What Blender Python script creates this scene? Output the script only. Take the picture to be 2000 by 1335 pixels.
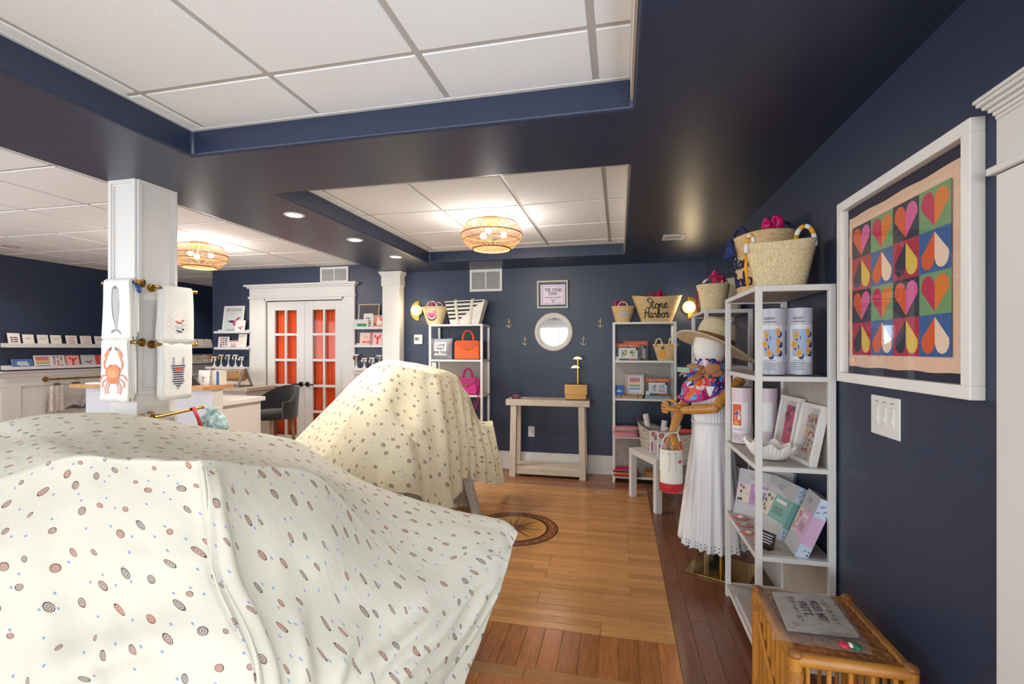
import bpy, math, random
from math import sin, cos, pi, sqrt, atan2, radians
from mathutils import Vector, Matrix, Euler
random.seed(7)
for _o in list(bpy.data.objects): bpy.data.objects.remove(_o)
SC = bpy.context.scene
COL = SC.collection
# ------------------------------------------------------------------ camera
CH = 1.38                    # camera height
FP = 933.0                   # focal length in px of the 2000 px wide frame
HZ = 681.0                   # horizon row
YAW = math.atan(210/FP)
cam = bpy.data.objects.new('camera', bpy.data.cameras.new('camera'))
COL.objects.link(cam)
cam.data.sensor_width = 36; cam.data.lens = FP/2000*36
cam.data.shift_y = (HZ-667.5)/2000
cam.data.clip_start = .05
cam.location = (0, 0, CH); cam.rotation_euler = (pi/2, 0, YAW)
SC.camera = cam
# ------------------------------------------------------------------ world, light, exposure
w = bpy.data.worlds.new('world'); SC.world = w; w.use_nodes = True
w.node_tree.nodes['Background'].inputs[0].default_value = (.82, .90, 1, 1)
w.node_tree.nodes['Background'].inputs[1].default_value = 1.2
def area(name, loc, rot, sx, sy, power, col=(1, 1, 1)):
    l = bpy.data.lights.new(name, 'AREA'); l.shape = 'RECTANGLE'; l.size = sx; l.size_y = sy
    l.energy = power; l.color = col
    o = bpy.data.objects.new(name, l); COL.objects.link(o); o.location = loc; o.rotation_euler = rot
    return o
# daylight coming in at the shop windows of the front wall and the glazed door of the right wall
FRONT = -4.5
DAY = (.86, .94, 1)
area('window_daylight', (-1.0, FRONT-.16, 1.25), (radians(90), 0, 0), 3.1, 1.6, 72, DAY)
area('window_daylight', (-4.8, FRONT-.16, 1.25), (radians(90), 0, 0), 3.1, 1.6, 72, DAY)
area('window_daylight', (1.06, -2.0, 1.25), (0, radians(90), 0), 1.6, 3.2, 76, DAY)
area('window_daylight', (1.06, .775, .95), (0, radians(90), 0), 1.5, .8, 14, DAY)
area('window_daylight', (-6.83, -.2, 1.25), (0, radians(-90), 0), 1.6, 4.0, 140, DAY)  # left wall window light, added out of view to even out the room
SC.view_settings.view_transform = 'Standard'; SC.view_settings.look = 'None'
SC.view_settings.gamma = 1; SC.view_settings.use_curve_mapping = False
SC.view_settings.exposure = 0.66
# ------------------------------------------------------------------ pixel -> place
_F = (-sin(YAW), cos(YAW)); _R = (cos(YAW), sin(YAW))
def ray(u, v):
    r = (u-1000)/FP
    return (_F[0]+r*_R[0], _F[1]+r*_R[1], (HZ-v)/FP)
def PT(u, v, t): d = ray(u, v); return Vector((d[0]*t, d[1]*t, CH+d[2]*t))
def PY(u, v, Y): return PT(u, v, Y/ray(u, v)[1])
def PX(u, v, X): return PT(u, v, X/ray(u, v)[0])
def PZ(u, v, z): return PT(u, v, (z-CH)/ray(u, v)[2])
# ------------------------------------------------------------------ materials
def lin(h):
    h = h.lstrip('#'); c = [int(h[i:i+2], 16)/255 for i in (0, 2, 4)]
    return tuple((x/12.92 if x <= .04045 else ((x+.055)/1.055)**2.4) for x in c)+(1,)
_M = {}
def mat(color, rough=.55, metal=0, bump=None, vary=0, key=None, emit=0, alpha=1, spec=.5, trans=0, sheen=0, var_tex=None):
    """plain procedural material; bump=(scale, strength[, stretch]); vary = per-object value change; var_tex=(scale, amount, stretch)"""
    k = key or (color, rough, metal, bump, vary, emit, alpha, spec, trans, sheen, var_tex)
    if k in _M: return _M[k]
    m = bpy.data.materials.new('m_'+color.strip('#')); m.use_nodes = True
    nt = m.node_tree; N = nt.nodes; L = nt.links; b = N['Principled BSDF']
    c = lin(color)
    b.inputs['Base Color'].default_value = c
    b.inputs['Roughness'].default_value = rough; b.inputs['Metallic'].default_value = metal
    b.inputs['Specular IOR Level'].default_value = spec
    if trans: b.inputs['Transmission Weight'].default_value = trans
    if sheen: b.inputs['Sheen Weight'].default_value = sheen
    if emit:
        b.inputs['Emission Color'].default_value = c; b.inputs['Emission Strength'].default_value = emit
    if alpha < 1: b.inputs['Alpha'].default_value = alpha
    src = None
    if vary or var_tex:
        hs = N.new('ShaderNodeHueSaturation'); hs.inputs['Color'].default_value = c
        val = None
        if vary:
            oi = N.new('ShaderNodeObjectInfo'); mr = N.new('ShaderNodeMapRange')
            mr.inputs['To Min'].default_value = 1-vary; mr.inputs['To Max'].default_value = 1+vary
            L.new(oi.outputs['Random'], mr.inputs['Value']); val = mr.outputs[0]
        if var_tex:
            tc = N.new('ShaderNodeTexCoord'); mp = N.new('ShaderNodeMapping'); nz = N.new('ShaderNodeTexNoise')
            s = var_tex[2] if len(var_tex) > 2 else (1, 1, 1)
            mp.inputs['Scale'].default_value = s; nz.inputs['Scale'].default_value = var_tex[0]; nz.inputs['Detail'].default_value = 4
            L.new(tc.outputs['Object'], mp.inputs['Vector']); L.new(mp.outputs[0], nz.inputs['Vector'])
            m2 = N.new('ShaderNodeMapRange'); m2.inputs['From Min'].default_value = .3; m2.inputs['From Max'].default_value = .7
            m2.inputs['To Min'].default_value = 1-var_tex[1]; m2.inputs['To Max'].default_value = 1+var_tex[1]
            L.new(nz.outputs['Fac'], m2.inputs['Value'])
            if vary:
                oo = N.new('ShaderNodeVectorMath'); oo.operation = 'ADD'; sc = N.new('ShaderNodeMath'); sc.operation = 'MULTIPLY'; sc.inputs[1].default_value = 37
                L.new(oi.outputs['Random'], sc.inputs[0]); L.new(mp.outputs[0], oo.inputs[0]); L.new(sc.outputs[0], oo.inputs[1]); L.new(oo.outputs[0], nz.inputs['Vector'])
                mm = N.new('ShaderNodeMath'); mm.operation = 'MULTIPLY'; L.new(val, mm.inputs[0]); L.new(m2.outputs[0], mm.inputs[1]); val = mm.outputs[0]
            else: val = m2.outputs[0]
        L.new(val, hs.inputs['Value']); L.new(hs.outputs[0], b.inputs['Base Color'])
    if bump:
        tc = N.new('ShaderNodeTexCoord'); mp = N.new('ShaderNodeMapping'); nz = N.new('ShaderNodeTexNoise'); bp = N.new('ShaderNodeBump')
        if len(bump) > 2: mp.inputs['Scale'].default_value = bump[2]
        nz.inputs['Scale'].default_value = bump[0]; bp.inputs['Strength'].default_value = bump[1]; bp.inputs['Distance'].default_value = .004
        L.new(tc.outputs['Object'], mp.inputs['Vector']); L.new(mp.outputs[0], nz.inputs['Vector']); L.new(nz.outputs['Fac'], bp.inputs['Height']); L.new(bp.outputs[0], b.inputs['Normal'])
    _M[k] = m
    return m
NAVY = mat('#29334b', .42, bump=(220, .08))
WHITE = mat('#d9d6d2', .4)
WALLW = mat('#dcd6d1', .5)
TILE = mat('#eff2f5', .9, bump=(160, .25))
METALW = mat('#dedcd8', .4)
BRASS = mat('#a98846', .32, 1)
GOLD = mat('#d9a94a', .22, 1)
PAPER = mat('#efe9e2', .7)
STRAW = mat('#d8b582', .75, var_tex=(30, .18, (1, 1, 4)), bump=(90, .5, (.6, .6, 3)))
STRAWL = mat('#dcc69a', .75, var_tex=(40, .15, (1, 1, 2)), bump=(110, .6))
CANVAS = mat('#ebe5d8', .85, bump=(300, .2))
LINEN = mat('#e9e5de', .9, bump=(250, .2))
GREYWOOD = mat('#aaa097', .55, var_tex=(9, .16, (14, 1, 14)), bump=(30, .15, (14, 1, 14)))
PALEWOOD = mat('#c9bba8', .55, var_tex=(7, .12, (1.2, 12, 12)), bump=(30, .2, (1, 14, 14)))
BLACK = mat('#17171a', .5)
GLASS = None
def make_glass():
    m = bpy.data.materials.new('m_clear_glass'); m.use_nodes = True; nt = m.node_tree; N = nt.nodes
    N.remove(N['Principled BSDF']); o = N['Material Output']
    t = N.new('ShaderNodeBsdfTransparent'); g = N.new('ShaderNodeBsdfGlossy'); g.inputs['Roughness'].default_value = .02
    lw = N.new('ShaderNodeLayerWeight'); lw.inputs[0].default_value = .5; p = N.new('ShaderNodeMath'); p.operation = 'POWER'; p.inputs[1].default_value = 4
    q = N.new('ShaderNodeMath'); q.operation = 'MULTIPLY_ADD'; q.inputs[1].default_value = .9; q.inputs[2].default_value = .006; x = N.new('ShaderNodeMixShader'); L = nt.links
    L.new(lw.outputs['Facing'], p.inputs[0]); L.new(p.outputs[0], q.inputs[0]); L.new(q.outputs[0], x.inputs[0]); L.new(t.outputs[0], x.inputs[1]); L.new(g.outputs[0], x.inputs[2]); L.new(x.outputs[0], o.inputs[0])
    return m
GLASS = make_glass()
# ------------------------------------------------------------------ mesh builder
def RZ(a): return Matrix.Rotation(a, 4, 'Z')
def TR(x, y, z): return Matrix.Translation((x, y, z))
def catmull(P, n):
    out = []; m = len(P)
    for i in range(m-1):
        p0 = P[max(i-1, 0)]; p1 = P[i]; p2 = P[i+1]; p3 = P[min(i+2, m-1)]
        for k in range(n):
            t = k/n
            out.append(.5*((2*p1)+(p2-p0)*t+(2*p0-5*p1+4*p2-p3)*t*t+(3*p1-p0-3*p2+p3)*t*t*t))
    out.append(P[-1].copy()); return out
class MB:
    def __init__(s): s.v = []; s.f = []; s.m = []; s.uv = None
    def add(s, vs, fs, mi=0, M=None):
        b = len(s.v)
        for p in vs: s.v.append(tuple(M @ Vector(p)) if M is not None else tuple(p))
        for f in fs: s.f.append(tuple(i+b for i in f)); s.m.append(mi)
        return s
    def box(s, x0, x1, y0, y1, z0, z1, mi=0, M=None):
        vs = [(x, y, z) for z in (z0, z1) for y in (y0, y1) for x in (x0, x1)]
        return s.add(vs, [(0, 2, 3, 1), (4, 5, 7, 6), (0, 1, 5, 4), (2, 6, 7, 3), (0, 4, 6, 2), (1, 3, 7, 5)], mi, M)
    def hexa(s, bot, top, mi=0, M=None):
        return s.add(list(bot)+list(top), [(3, 2, 1, 0), (4, 5, 6, 7), (0, 1, 5, 4), (1, 2, 6, 5), (2, 3, 7, 6), (3, 0, 4, 7)], mi, M)
    def prism(s, pts, y0, y1, mi=0, M=None):      # outline in xz, extruded along y
        n = len(pts); vs = [(p[0], y0, p[1]) for p in pts]+[(p[0], y1, p[1]) for p in pts]
        fs = [tuple(range(n)), tuple(range(2*n-1, n-1, -1))]+[(i, i+n, (i+1) % n+n, (i+1) % n) for i in range(n)]
        return s.add(vs, fs, mi, M)
    def cyl(s, p0, p1, r, r2=None, n=12, mi=0, M=None): return s.tube([p0, p1], [r, r if r2 is None else r2], n, mi=mi, M=M)
    def tube(s, pts, r, n=8, closed=False, mi=0, M=None, flat=1, smooth=0):
        P = [Vector(p) for p in pts]
        if smooth: 
            if isinstance(r, (list, tuple)):
                q = catmull([Vector((a, 0, 0)) for a in r], smooth); r = [a.x for a in q]
            P = catmull(P, smooth)
        k = len(P); rs = r if isinstance(r, (list, tuple)) else [r]*k
        T = []
        for i in range(k):
            a = P[(i+1) % k] if (closed or i < k-1) else P[i]; b = P[i-1] if (closed or i > 0) else P[i]
            d = a-b; T.append(d.normalized() if d.length > 1e-9 else Vector((0, 0, 1)))
        up = Vector((0, 0, 1)) if abs(T[0].z) < .9 else Vector((1, 0, 0))
        nx = T[0].cross(up).normalized(); vs = []
        for i in range(k):
            nx = nx-T[i]*nx.dot(T[i])
            nx = nx.normalized() if nx.length > 1e-6 else T[i].orthogonal().normalized()
            ny = T[i].cross(nx)
            for j in range(n):
                a = 2*pi*j/n; vs.append(P[i]+nx*cos(a)*rs[i]+ny*sin(a)*rs[i]*flat)
        fs = []
        for i in range(k if closed else k-1):
            for j in range(n):
                a = i*n+j; b = i*n+(j+1) % n; c = ((i+1) % k)*n+(j+1) % n; d = ((i+1) % k)*n+j
                fs.append((a, b, c, d))
        if not closed: fs += [tuple(range(n-1, -1, -1)), tuple((k-1)*n+j for j in range(n))]
        return s.add(vs, fs, mi, M)
    def lathe(s, prof, n=24, mi=0, M=None, fn=None, caps=True):
        vs = []
        for r, z in prof:
            for j in range(n):
                a = 2*pi*j/n; p = (r*cos(a), r*sin(a), z)
                vs.append(fn(p, a) if fn else p)
        fs = []; k = len(prof)
        for i in range(k-1):
            for j in range(n): fs.append((i*n+j, i*n+(j+1) % n, (i+1)*n+(j+1) % n, (i+1)*n+j))
        if caps: fs += [tuple(range(n-1, -1, -1)), tuple((k-1)*n+j for j in range(n))]
        return s.add(vs, fs, mi, M)
    def ball(s, c, r, n=12, mi=0, sc=(1, 1, 1)):
        pr = [(max(1e-4, r*sin(pi*i/(n//2+2))), -r*cos(pi*i/(n//2+2))) for i in range(n//2+3)]
        M = TR(*c) @ Matrix.Diagonal((sc[0], sc[1], sc[2], 1))
        return s.lathe(pr, n, mi, M)
    def grid(s, fn, nu, nv, mi=0, wrap=False, M=None):
        vs = [fn(i/(nu if wrap else nu-1), j/(nv-1)) for j in range(nv) for i in range(nu)]
        fs = []
        for j in range(nv-1):
            for i in range(nu if wrap else nu-1):
                fs.append((j*nu+i, j*nu+(i+1) % nu, (j+1)*nu+(i+1) % nu, (j+1)*nu+i))
        return s.add(vs, fs, mi, M)
    def build(s, name, mats, parent=None, smooth=False, bevel=0, solid=0, world=False, subsurf=0, autos=None):
        me = bpy.data.meshes.new(name)
        V = s.v; off = None
        if parent is None:
            xs = [p[0] for p in V]; ys = [p[1] for p in V]; zs = [p[2] for p in V]
            off = Vector(((min(xs)+max(xs))/2, (min(ys)+max(ys))/2, min(zs)))
            V = [(p[0]-off.x, p[1]-off.y, p[2]-off.z) for p in V]
        elif world:
            Q = wmat(parent).inverted(); V = [tuple(Q @ Vector(p)) for p in V]
        me.from_pydata(V, [], s.f)
        for q in (mats if isinstance(mats, (list, tuple)) else [mats]): me.materials.append(q)
        if any(s.m): me.polygons.foreach_set('material_index', s.m)
        if smooth: me.polygons.foreach_set('use_smooth', [True]*len(me.polygons))
        me.update()
        o = bpy.data.objects.new(name, me); COL.objects.link(o)
        if off is not None: o.location = off
        o.parent = parent
        if bevel:
            b = o.modifiers.new('bevel', 'BEVEL'); b.width = bevel; b.segments = 2; b.limit_method = 'ANGLE'
        if solid:
            b = o.modifiers.new('solid', 'SOLIDIFY'); b.thickness = solid; b.offset = 0
        if subsurf:
            b = o.modifiers.new('sub', 'SUBSURF'); b.levels = b.render_levels = subsurf
        if autos: me.set_sharp_from_angle(angle=radians(autos))
        return o
def wmat(o):
    m = Matrix.LocRotScale(o.location, o.rotation_euler, o.scale)
    return wmat(o.parent) @ m if o.parent else m
def tag(o, label, cat, group=None):
    o['label'] = label; o['category'] = cat
    if group: o['group'] = group
    return o
def thing(name, label, cat, loc=(0, 0, 0), rot=0, group=None):
    o = bpy.data.objects.new(name, None); COL.objects.link(o); o.location = loc; o.empty_display_size = .05
    o.rotation_euler = rot if isinstance(rot, (tuple, list)) else (0, 0, rot)
    return tag(o, label, cat, group)
def struct(o): o['kind'] = 'structure'; return o
def dup(root, loc, rot=0, label=None, parent=None):
    r = root.copy(); COL.objects.link(r); r.location = loc; r.parent = parent
    r.rotation_euler = rot if isinstance(rot, (tuple, list)) else (0, 0, rot)
    if label: r['label'] = label
    for ch in list(root.children):
        c = ch.copy(); COL.objects.link(c); c.parent = r
        for g in list(ch.children):
            d = g.copy(); COL.objects.link(d); d.parent = c
    return r
def copyat(o, parent, loc=None):
    c = o.copy(); COL.objects.link(c); c.parent = parent
    if loc is not None: c.location = loc
    return c
# ------------------------------------------------------------------ lettering and flat print
def text_mesh(s, size, align='CENTER', shear=0, bold=0, spacing=1):
    cu = bpy.data.curves.new('lettering', 'FONT'); cu.body = s; cu.size = size; cu.align_x = align; cu.align_y = 'CENTER'
    cu.shear = shear; cu.offset = bold; cu.space_line = spacing; cu.resolution_u = 3
    o = bpy.data.objects.new('tmp', cu); me = bpy.data.meshes.new_from_object(o)
    bpy.data.objects.remove(o); bpy.data.curves.remove(cu); return me
def flat(wd, ht): return lambda a, b, o: ((a-.5)*wd, -o, b*ht)
def lettering(parent, s, size, W, a, b, color, wd, ht, off=.0012, name='lettering', **kw):
    """text centred at (a, b) of the surface W; wd, ht = its size in metres"""
    me = text_mesh(s, size, **kw)
    for v in me.vertices:
        v.co = Vector(W(a+v.co.x/wd, b+v.co.y/ht, off))
    me.materials.clear(); me.materials.append(mat(color, .6))
    o = bpy.data.objects.new(name, me); COL.objects.link(o); o.parent = parent; return o
def ell(cx, cy, rx, ry, c, n=14, a0=0, a1=2*pi): return ([(cx+rx*cos(a0+(a1-a0)*i/n), cy+ry*sin(a0+(a1-a0)*i/n)) for i in range(n)], c)
def rc(x0, y0, x1, y1, c): return ([(x0, y0), (x1, y0), (x1, y1), (x0, y1)], c)
def po(pts, c): return (pts, c)
def stroke(pts, wd, c, asp=1):
    L = []; Rr = []
    for i, p in enumerate(pts):
        a = pts[min(i+1, len(pts)-1)]; b = pts[max(i-1, 0)]; dx = a[0]-b[0]; dy = (a[1]-b[1])/asp; l = sqrt(dx*dx+dy*dy) or 1
        L.append((p[0]-dy/l*wd, p[1]+dx/l*wd*asp)); Rr.append((p[0]+dy/l*wd, p[1]-dx/l*wd*asp))
    return [([L[i], Rr[i], Rr[i+1], L[i+1]], c) for i in range(len(pts)-1)]
def art(parent, shapes, W, base=.0004, step=.00012, name='printed_art', sub=1, rough=.6):
    cols = []; mb = MB(); fl = []
    for s in shapes: fl += s if isinstance(s, list) else [s]
    for k, (pts, c) in enumerate(fl):
        if c not in cols: cols.append(c)
        o = base+k*min(step, .004/len(fl))
        if sub > 1 and len(pts) == 4:
            n = len(pts); 
            for q in range(sub):
                f0 = q/sub; f1 = (q+1)/sub; L = lambda a, b, f: (a[0]+(b[0]-a[0])*f, a[1]+(b[1]-a[1])*f)
                p4 = [L(pts[0], pts[1], f0), L(pts[0], pts[1], f1), L(pts[3], pts[2], f1), L(pts[3], pts[2], f0)]
                mb.add([W(p[0], p[1], o) for p in p4], [(0, 1, 2, 3)], cols.index(c))
        else: mb.add([W(p[0], p[1], o) for p in pts], [tuple(range(len(pts)))], cols.index(c))
    return mb.build(name, [mat(c, rough) for c in cols], parent)
def lines(x0, x1, y0, y1, n, c, th=.25, jit=.3):
    out = []
    for i in range(n):
        y = y1-(y1-y0)*(i+.5)/n; d = (y1-y0)/n*th; r = random.random()*jit*(x1-x0)
        out.append(rc(x0, y-d, x1-r, y+d, c))
    return out
# ================================================================== the setting
YB = 5.367; XR = .897; XL = -6.67; ZS = 2.306; ZT = 2.426
BX0, BX1, TX1 = -2.78, -2.009, .053
TY1, T2A, T2B = 1.908, 2.478, 4.84
YE = 7.4; XD = -5.325
# ---- floor: base, then every board in view as a piece of its own
FLOORBASE = mat('#9a6e48', .3, var_tex=(3, .2, (10, 1, 1)))
fb = MB(); fb.box(XL-.1, XR+.1, FRONT-.1, YE+.1, -.08, -.004)
floor = struct(fb.build('floor', FLOORBASE)); 
OAK = mat('#b27f4c', .26, vary=.17, var_tex=(5, .16, (1.5, 22, 1)), bump=(60, .03, (1, 12, 1)))
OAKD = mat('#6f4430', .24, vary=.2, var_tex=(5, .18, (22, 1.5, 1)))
OAKB = mat('#8a583a', .25, vary=.15, var_tex=(5, .16, (1.5, 22, 1)))
PARQ = mat('#a06436', .26, vary=.28, var_tex=(5, .24, (16, 1.6, 1)), bump=(40, .04, (12, 1, 1)))
BANDW = mat('#a06f42', .26, vary=.1, var_tex=(5, .12, (1.5, 20, 1)))
_pl = {}
def plank(x0, x1, y0, y1, m):
    g = .0009; L = (round(x1-x0, 3), round(y1-y0, 3), id(m))
    if L not in _pl:
        a = L[0]/2-g; b = L[1]/2-g; c = .0012
        mb = MB(); mb.hexa([(-a, -b, 0), (a, -b, 0), (a, b, 0), (-a, b, 0)], [(-a, -b, .003), (a, -b, .003), (a, b, .003), (-a, b, .003)])
        mb.hexa([(-a, -b, .003), (a, -b, .003), (a, b, .003), (-a, b, .003)], [(-a+c, -b+c, .004), (a-c, -b+c, .004), (a-c, b-c, .004), (-a+c, b-c, .004)])
        o = mb.build('plank', m, floor); _pl[L] = o
    else: o = copyat(_pl[L], floor)
    o.location = Vector(((x0+x1)/2, (y0+y1)/2, -.004))-floor.location
rnd = random.Random(3)
FX0, FX1, FY0, FY1 = -2.3, .26, 2.343, 4.8
lens = [.45, .6, .75, .9, 1.05]
nrow = 43; pw = (FY1-FY0)/nrow
MEDC = (-.80, 3.6); MEDR = .345
for i in range(nrow):
    x = FX1; y0 = FY0+i*pw; first = rnd.choice([.2, .35, .5, .7])
    while x > FX0:
        l = first or rnd.choice(lens); first = 0
        x0 = max(FX0, x-l)
        if x0-FX0 < .15: x0 = FX0
        plank(x0, x, y0, y0+pw, OAK); x = x0
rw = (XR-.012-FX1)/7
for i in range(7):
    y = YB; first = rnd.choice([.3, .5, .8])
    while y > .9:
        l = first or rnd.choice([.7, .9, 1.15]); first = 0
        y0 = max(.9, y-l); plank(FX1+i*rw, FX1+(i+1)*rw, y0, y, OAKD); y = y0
bw = (YB-FY1)/7
for i in range(7):
    x = FX1; first = rnd.choice([.3, .5, .8])
    while x > -2.3:
        l = first or rnd.choice([.7, .9, 1.1]); first = 0
        x0 = max(-2.3, x-l); plank(x0, x, FY1+i*bw, FY1+(i+1)*bw, OAKB); x = x0
for k in range(19):
    x1 = FX1-k*.088; plank(x1-.088, x1, 2.035, FY0, PARQ)
for x1, x0 in ((FX1, -.40), (-.40, -1.41)): plank(x0, x1, 1.96, 2.035, BANDW)
for k in range(4):
    x1 = FX1-k*.42
    for j in range(4): plank(x1-.42, x1, 1.66+j*.075, 1.66+(j+1)*.075, PARQ)
# ---- inlaid compass medallion, a shallow disc of wood pieces laid on the boards
md = thing('floor_medallion', 'round inlaid compass medallion set in the oak floor', 'medallion', (MEDC[0], MEDC[1], 0))
def ring(r0, r1, z, n=64, a0=0, a1=2*pi):
    mb = MB(); pts = [(r0, 0), (r0, z), (r1, z), (r1, 0)]; vs = []; fs = []
    for i in range(n+1):
        a = a0+(a1-a0)*i/n
        for r, zz in pts: vs.append((r*cos(a), r*sin(a), zz))
    for i in range(n):
        for j in range(3): fs.append((i*4+j, i*4+j+1, i*4+4+j+1, i*4+4+j))
    return mb.add(vs, [f[::-1] for f in fs])
ring(.255, .345, .0012).build('border_ring', mat('#7c4a28', .25, var_tex=(30, .25)), md)
ring(.255, .272, .0016).build('inlay_ring', mat('#3a2114', .25), md)
ring(.336, .345, .0016).build('inlay_ring', mat('#3a2114', .25), md)
ring(.001, .255, .0012, 48).build('field', mat('#bd8a48', .25, var_tex=(12, .12)), md)
for k in range(16):
    L = .245 if k % 2 == 0 else .19; a = k*pi/8; mb = MB()
    for s, mi in ((1, 0), (-1, 1)):
        mb.add([(0, 0, .002), (L*.3*cos(a+s*.16), L*.3*sin(a+s*.16), .002), (L*cos(a), L*sin(a), .002)], [(0, 1, 2) if s < 0 else (0, 2, 1)], mi)
    mb.build('compass_point', [mat('#33190c', .25), mat('#7a4c26', .25)], md)
for k in range(24):
    a = k*pi/12; mb = MB(); c = (.304*cos(a), .304*sin(a))
    mb.add([(c[0]+.009*cos(a+q*pi/2), c[1]+.009*sin(a+q*pi/2), .0016) for q in range(4)], [(0, 1, 2, 3)]); mb.build('inlay_diamond', mat('#b5854a', .3), md)
# ---- walls
mb = MB(); D0, D1, DH = -4.50, -3.35, 2.02
mb.box(XD, D0, YB, YB+.14, 0, 2.6); mb.box(D1, XR+.14, YB, YB+.14, 0, 2.6); mb.box(D0, D1, YB, YB+.14, DH, 2.6)
mb.box(XD, XD+.14, YB+.14, YE, 0, 2.6)
wall_back = struct(mb.build('wall_back', NAVY))
mb = MB(); mb.box(XL-.14, XL, FRONT-.14, -2.2, 0, 2.6); mb.box(XL-.14, XL, 1.8, YE+.14, 0, 2.6); mb.box(XL-.14, XL, -2.2, 1.8, 0, .42); mb.box(XL-.14, XL, -2.2, 1.8, 2.04, 2.6); wall_left = struct(mb.build('wall_left', NAVY))
mb = MB(); mb.box(XL, XD+.14, YE, YE+.14, 0, 2.6); struct(mb.build('wall_alcove', NAVY))
mb = MB(); RD0, RD1, RDH = .30, 1.25, 1.79
mb.box(XR, XR+.14, RD1, YB, 0, 2.6); mb.box(XR, XR+.14, -.4, RD0, 0, 2.6); mb.box(XR, XR+.14, FRONT-.14, -3.6, 0, 2.6); mb.box(XR, XR+.14, -3.6, -.4, 0, .42); mb.box(XR, XR+.14, -3.6, -.4, 2.04, 2.6); mb.box(XR, XR+.14, RD0, RD1, RDH, 2.6)
wall_right = struct(mb.build('wall_right', NAVY))
mb = MB(); WZ0, WZ1 = .42, 2.04
WN = [(-2.55, .55), (-6.35, -3.25)]
mb.box(XL, -6.35, FRONT-.14, FRONT, 0, 2.6); mb.box(-3.25, -2.55, FRONT-.14, FRONT, 0, 2.6); mb.box(.55, XR, FRONT-.14, FRONT, 0, 2.6)
for a, b in WN: mb.box(a, b, FRONT-.14, FRONT, 0, WZ0); mb.box(a, b, FRONT-.14, FRONT, WZ1, 2.6)
struct(mb.build('wall_front', WALLW))
for k, (a, b) in enumerate(WN):
    f = MB(); f.box(a-.09, a, FRONT, FRONT+.03, WZ0-.1, WZ1+.12); f.box(b, b+.09, FRONT, FRONT+.03, WZ0-.1, WZ1+.12); f.box(a, b, FRONT, FRONT+.03, WZ1, WZ1+.12); f.box(a-.1, b+.1, FRONT, FRONT+.1, WZ0-.04, WZ0)
    wn = struct(f.build('window_%d' % (k+1), WHITE))
    for q in (.216, .608):
        x = a+(b-a)*q; m2 = MB(); m2.box(x-.03, x+.03, FRONT-.1, FRONT, WZ0, WZ1); m2.build('mullion', WHITE, wn, world=True)
# ---- ceiling: navy soffit with two coffers, white lay-in tiles above
mb = MB(); xs = [BX0, BX1, TX1, XR]; ys = [FRONT, FRONT+.5, TY1, T2A, T2B, YB]
hole = {(1, 1), (1, 3)}
def vid(i, j): return j*4+i
vs = [(x, y, ZS) for y in ys for x in xs]+[(x, y, ZT+.03) for y in ys for x in xs]
fs = []
for j in range(5):
    for i in range(3):
        if (i, j) in hole:
            q = [vid(i, j), vid(i+1, j), vid(i+1, j+1), vid(i, j+1)]
            for k in range(4): a, b = q[k], q[(k+1) % 4]; fs.append((b, a, a+24, b+24))
        else: fs.append((vid(i, j), vid(i, j+1), vid(i+1, j+1), vid(i+1, j)))
for j in range(5): fs.append((vid(0, j+1), vid(0, j), vid(0, j)+24, vid(0, j+1)+24))
mb.add(vs, fs)
ceiling = struct(mb.build('ceiling', mat('#29334b', .36, bump=(200, .05)), bevel=.014)); 
ceiling.modifiers['bevel'].segments = 4
for p in ceiling.data.polygons: p.use_smooth = True
ceiling.data.set_sharp_from_angle(angle=radians(30))
mb = MB(); mb.box(XL, XR, FRONT, YE, ZT+.05, ZT+.1); struct(mb.build('ceiling', WALLW))
TP = .61
_tl = {}
def tile(x0, x1, y0, y1):
    k = (round(x1-x0, 3), round(y1-y0, 3))
    if k[0] < .03 or k[1] < .03: return
    if k not in _tl:
        a, b = k[0]/2-.004, k[1]/2-.004; e = .010; m2 = MB()
        m2.hexa([(-a+e, -b+e, -.006), (a-e, -b+e, -.006), (a-e, b-e, -.006), (-a+e, b-e, -.006)], [(-a+e, -b+e, 0), (a-e, -b+e, 0), (a-e, b-e, 0), (-a+e, b-e, 0)])
        m2.box(-a, a, -b, b, 0, .012); _tl[k] = o = m2.build('ceiling_tile', TILE, ceiling)
    else: o = copyat(_tl[k], ceiling)
    o.location = Vector(((x0+x1)/2, (y0+y1)/2, ZT+.006))-ceiling.location
def tiles(x0, x1, y0, y1, gx, gy):
    xs = [x0]+[gx+TP*k for k in range(-20, 20) if x0+.02 < gx+TP*k < x1-.02]+[x1]
    ys = [y0]+[gy+TP*k for k in range(-20, 20) if y0+.02 < gy+TP*k < y1-.02]+[y1]
    for i in range(len(xs)-1):
        for j in range(len(ys)-1): tile(xs[i], xs[i+1], ys[j], ys[j+1])
    for x in xs[1:-1]:
        b = MB(); b.box(x-.011, x+.011, y0, y1, ZT+.004, ZT+.02); b.build('grid_bar', mat('#bdbab6', .5), ceiling, world=True)
    for y in ys[1:-1]:
        b = MB(); b.box(x0, x1, y-.011, y+.011, ZT+.0045, ZT+.02); b.build('grid_bar', mat('#bdbab6', .5), ceiling, world=True)
    b = MB(); e = .018
    b.box(x0, x0+e, y0, y1, ZT-.002, ZT+.004); b.box(x1-e, x1, y0, y1, ZT-.002, ZT+.004); b.box(x0+e, x1-e, y0, y0+e, ZT-.002, ZT+.004); b.box(x0+e, x1-e, y1-e, y1, ZT-.002, ZT+.004)
    b.build('edge_angle', METALW, ceiling, world=True)
GX, GY = -.09, 1.578
tiles(BX1, TX1, FRONT+.5, TY1, GX, GY)
tiles(BX1, TX1, T2A, T2B, GX, GY)
tiles(XL, BX0, FRONT, YE, -3.765, 2.09)
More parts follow.
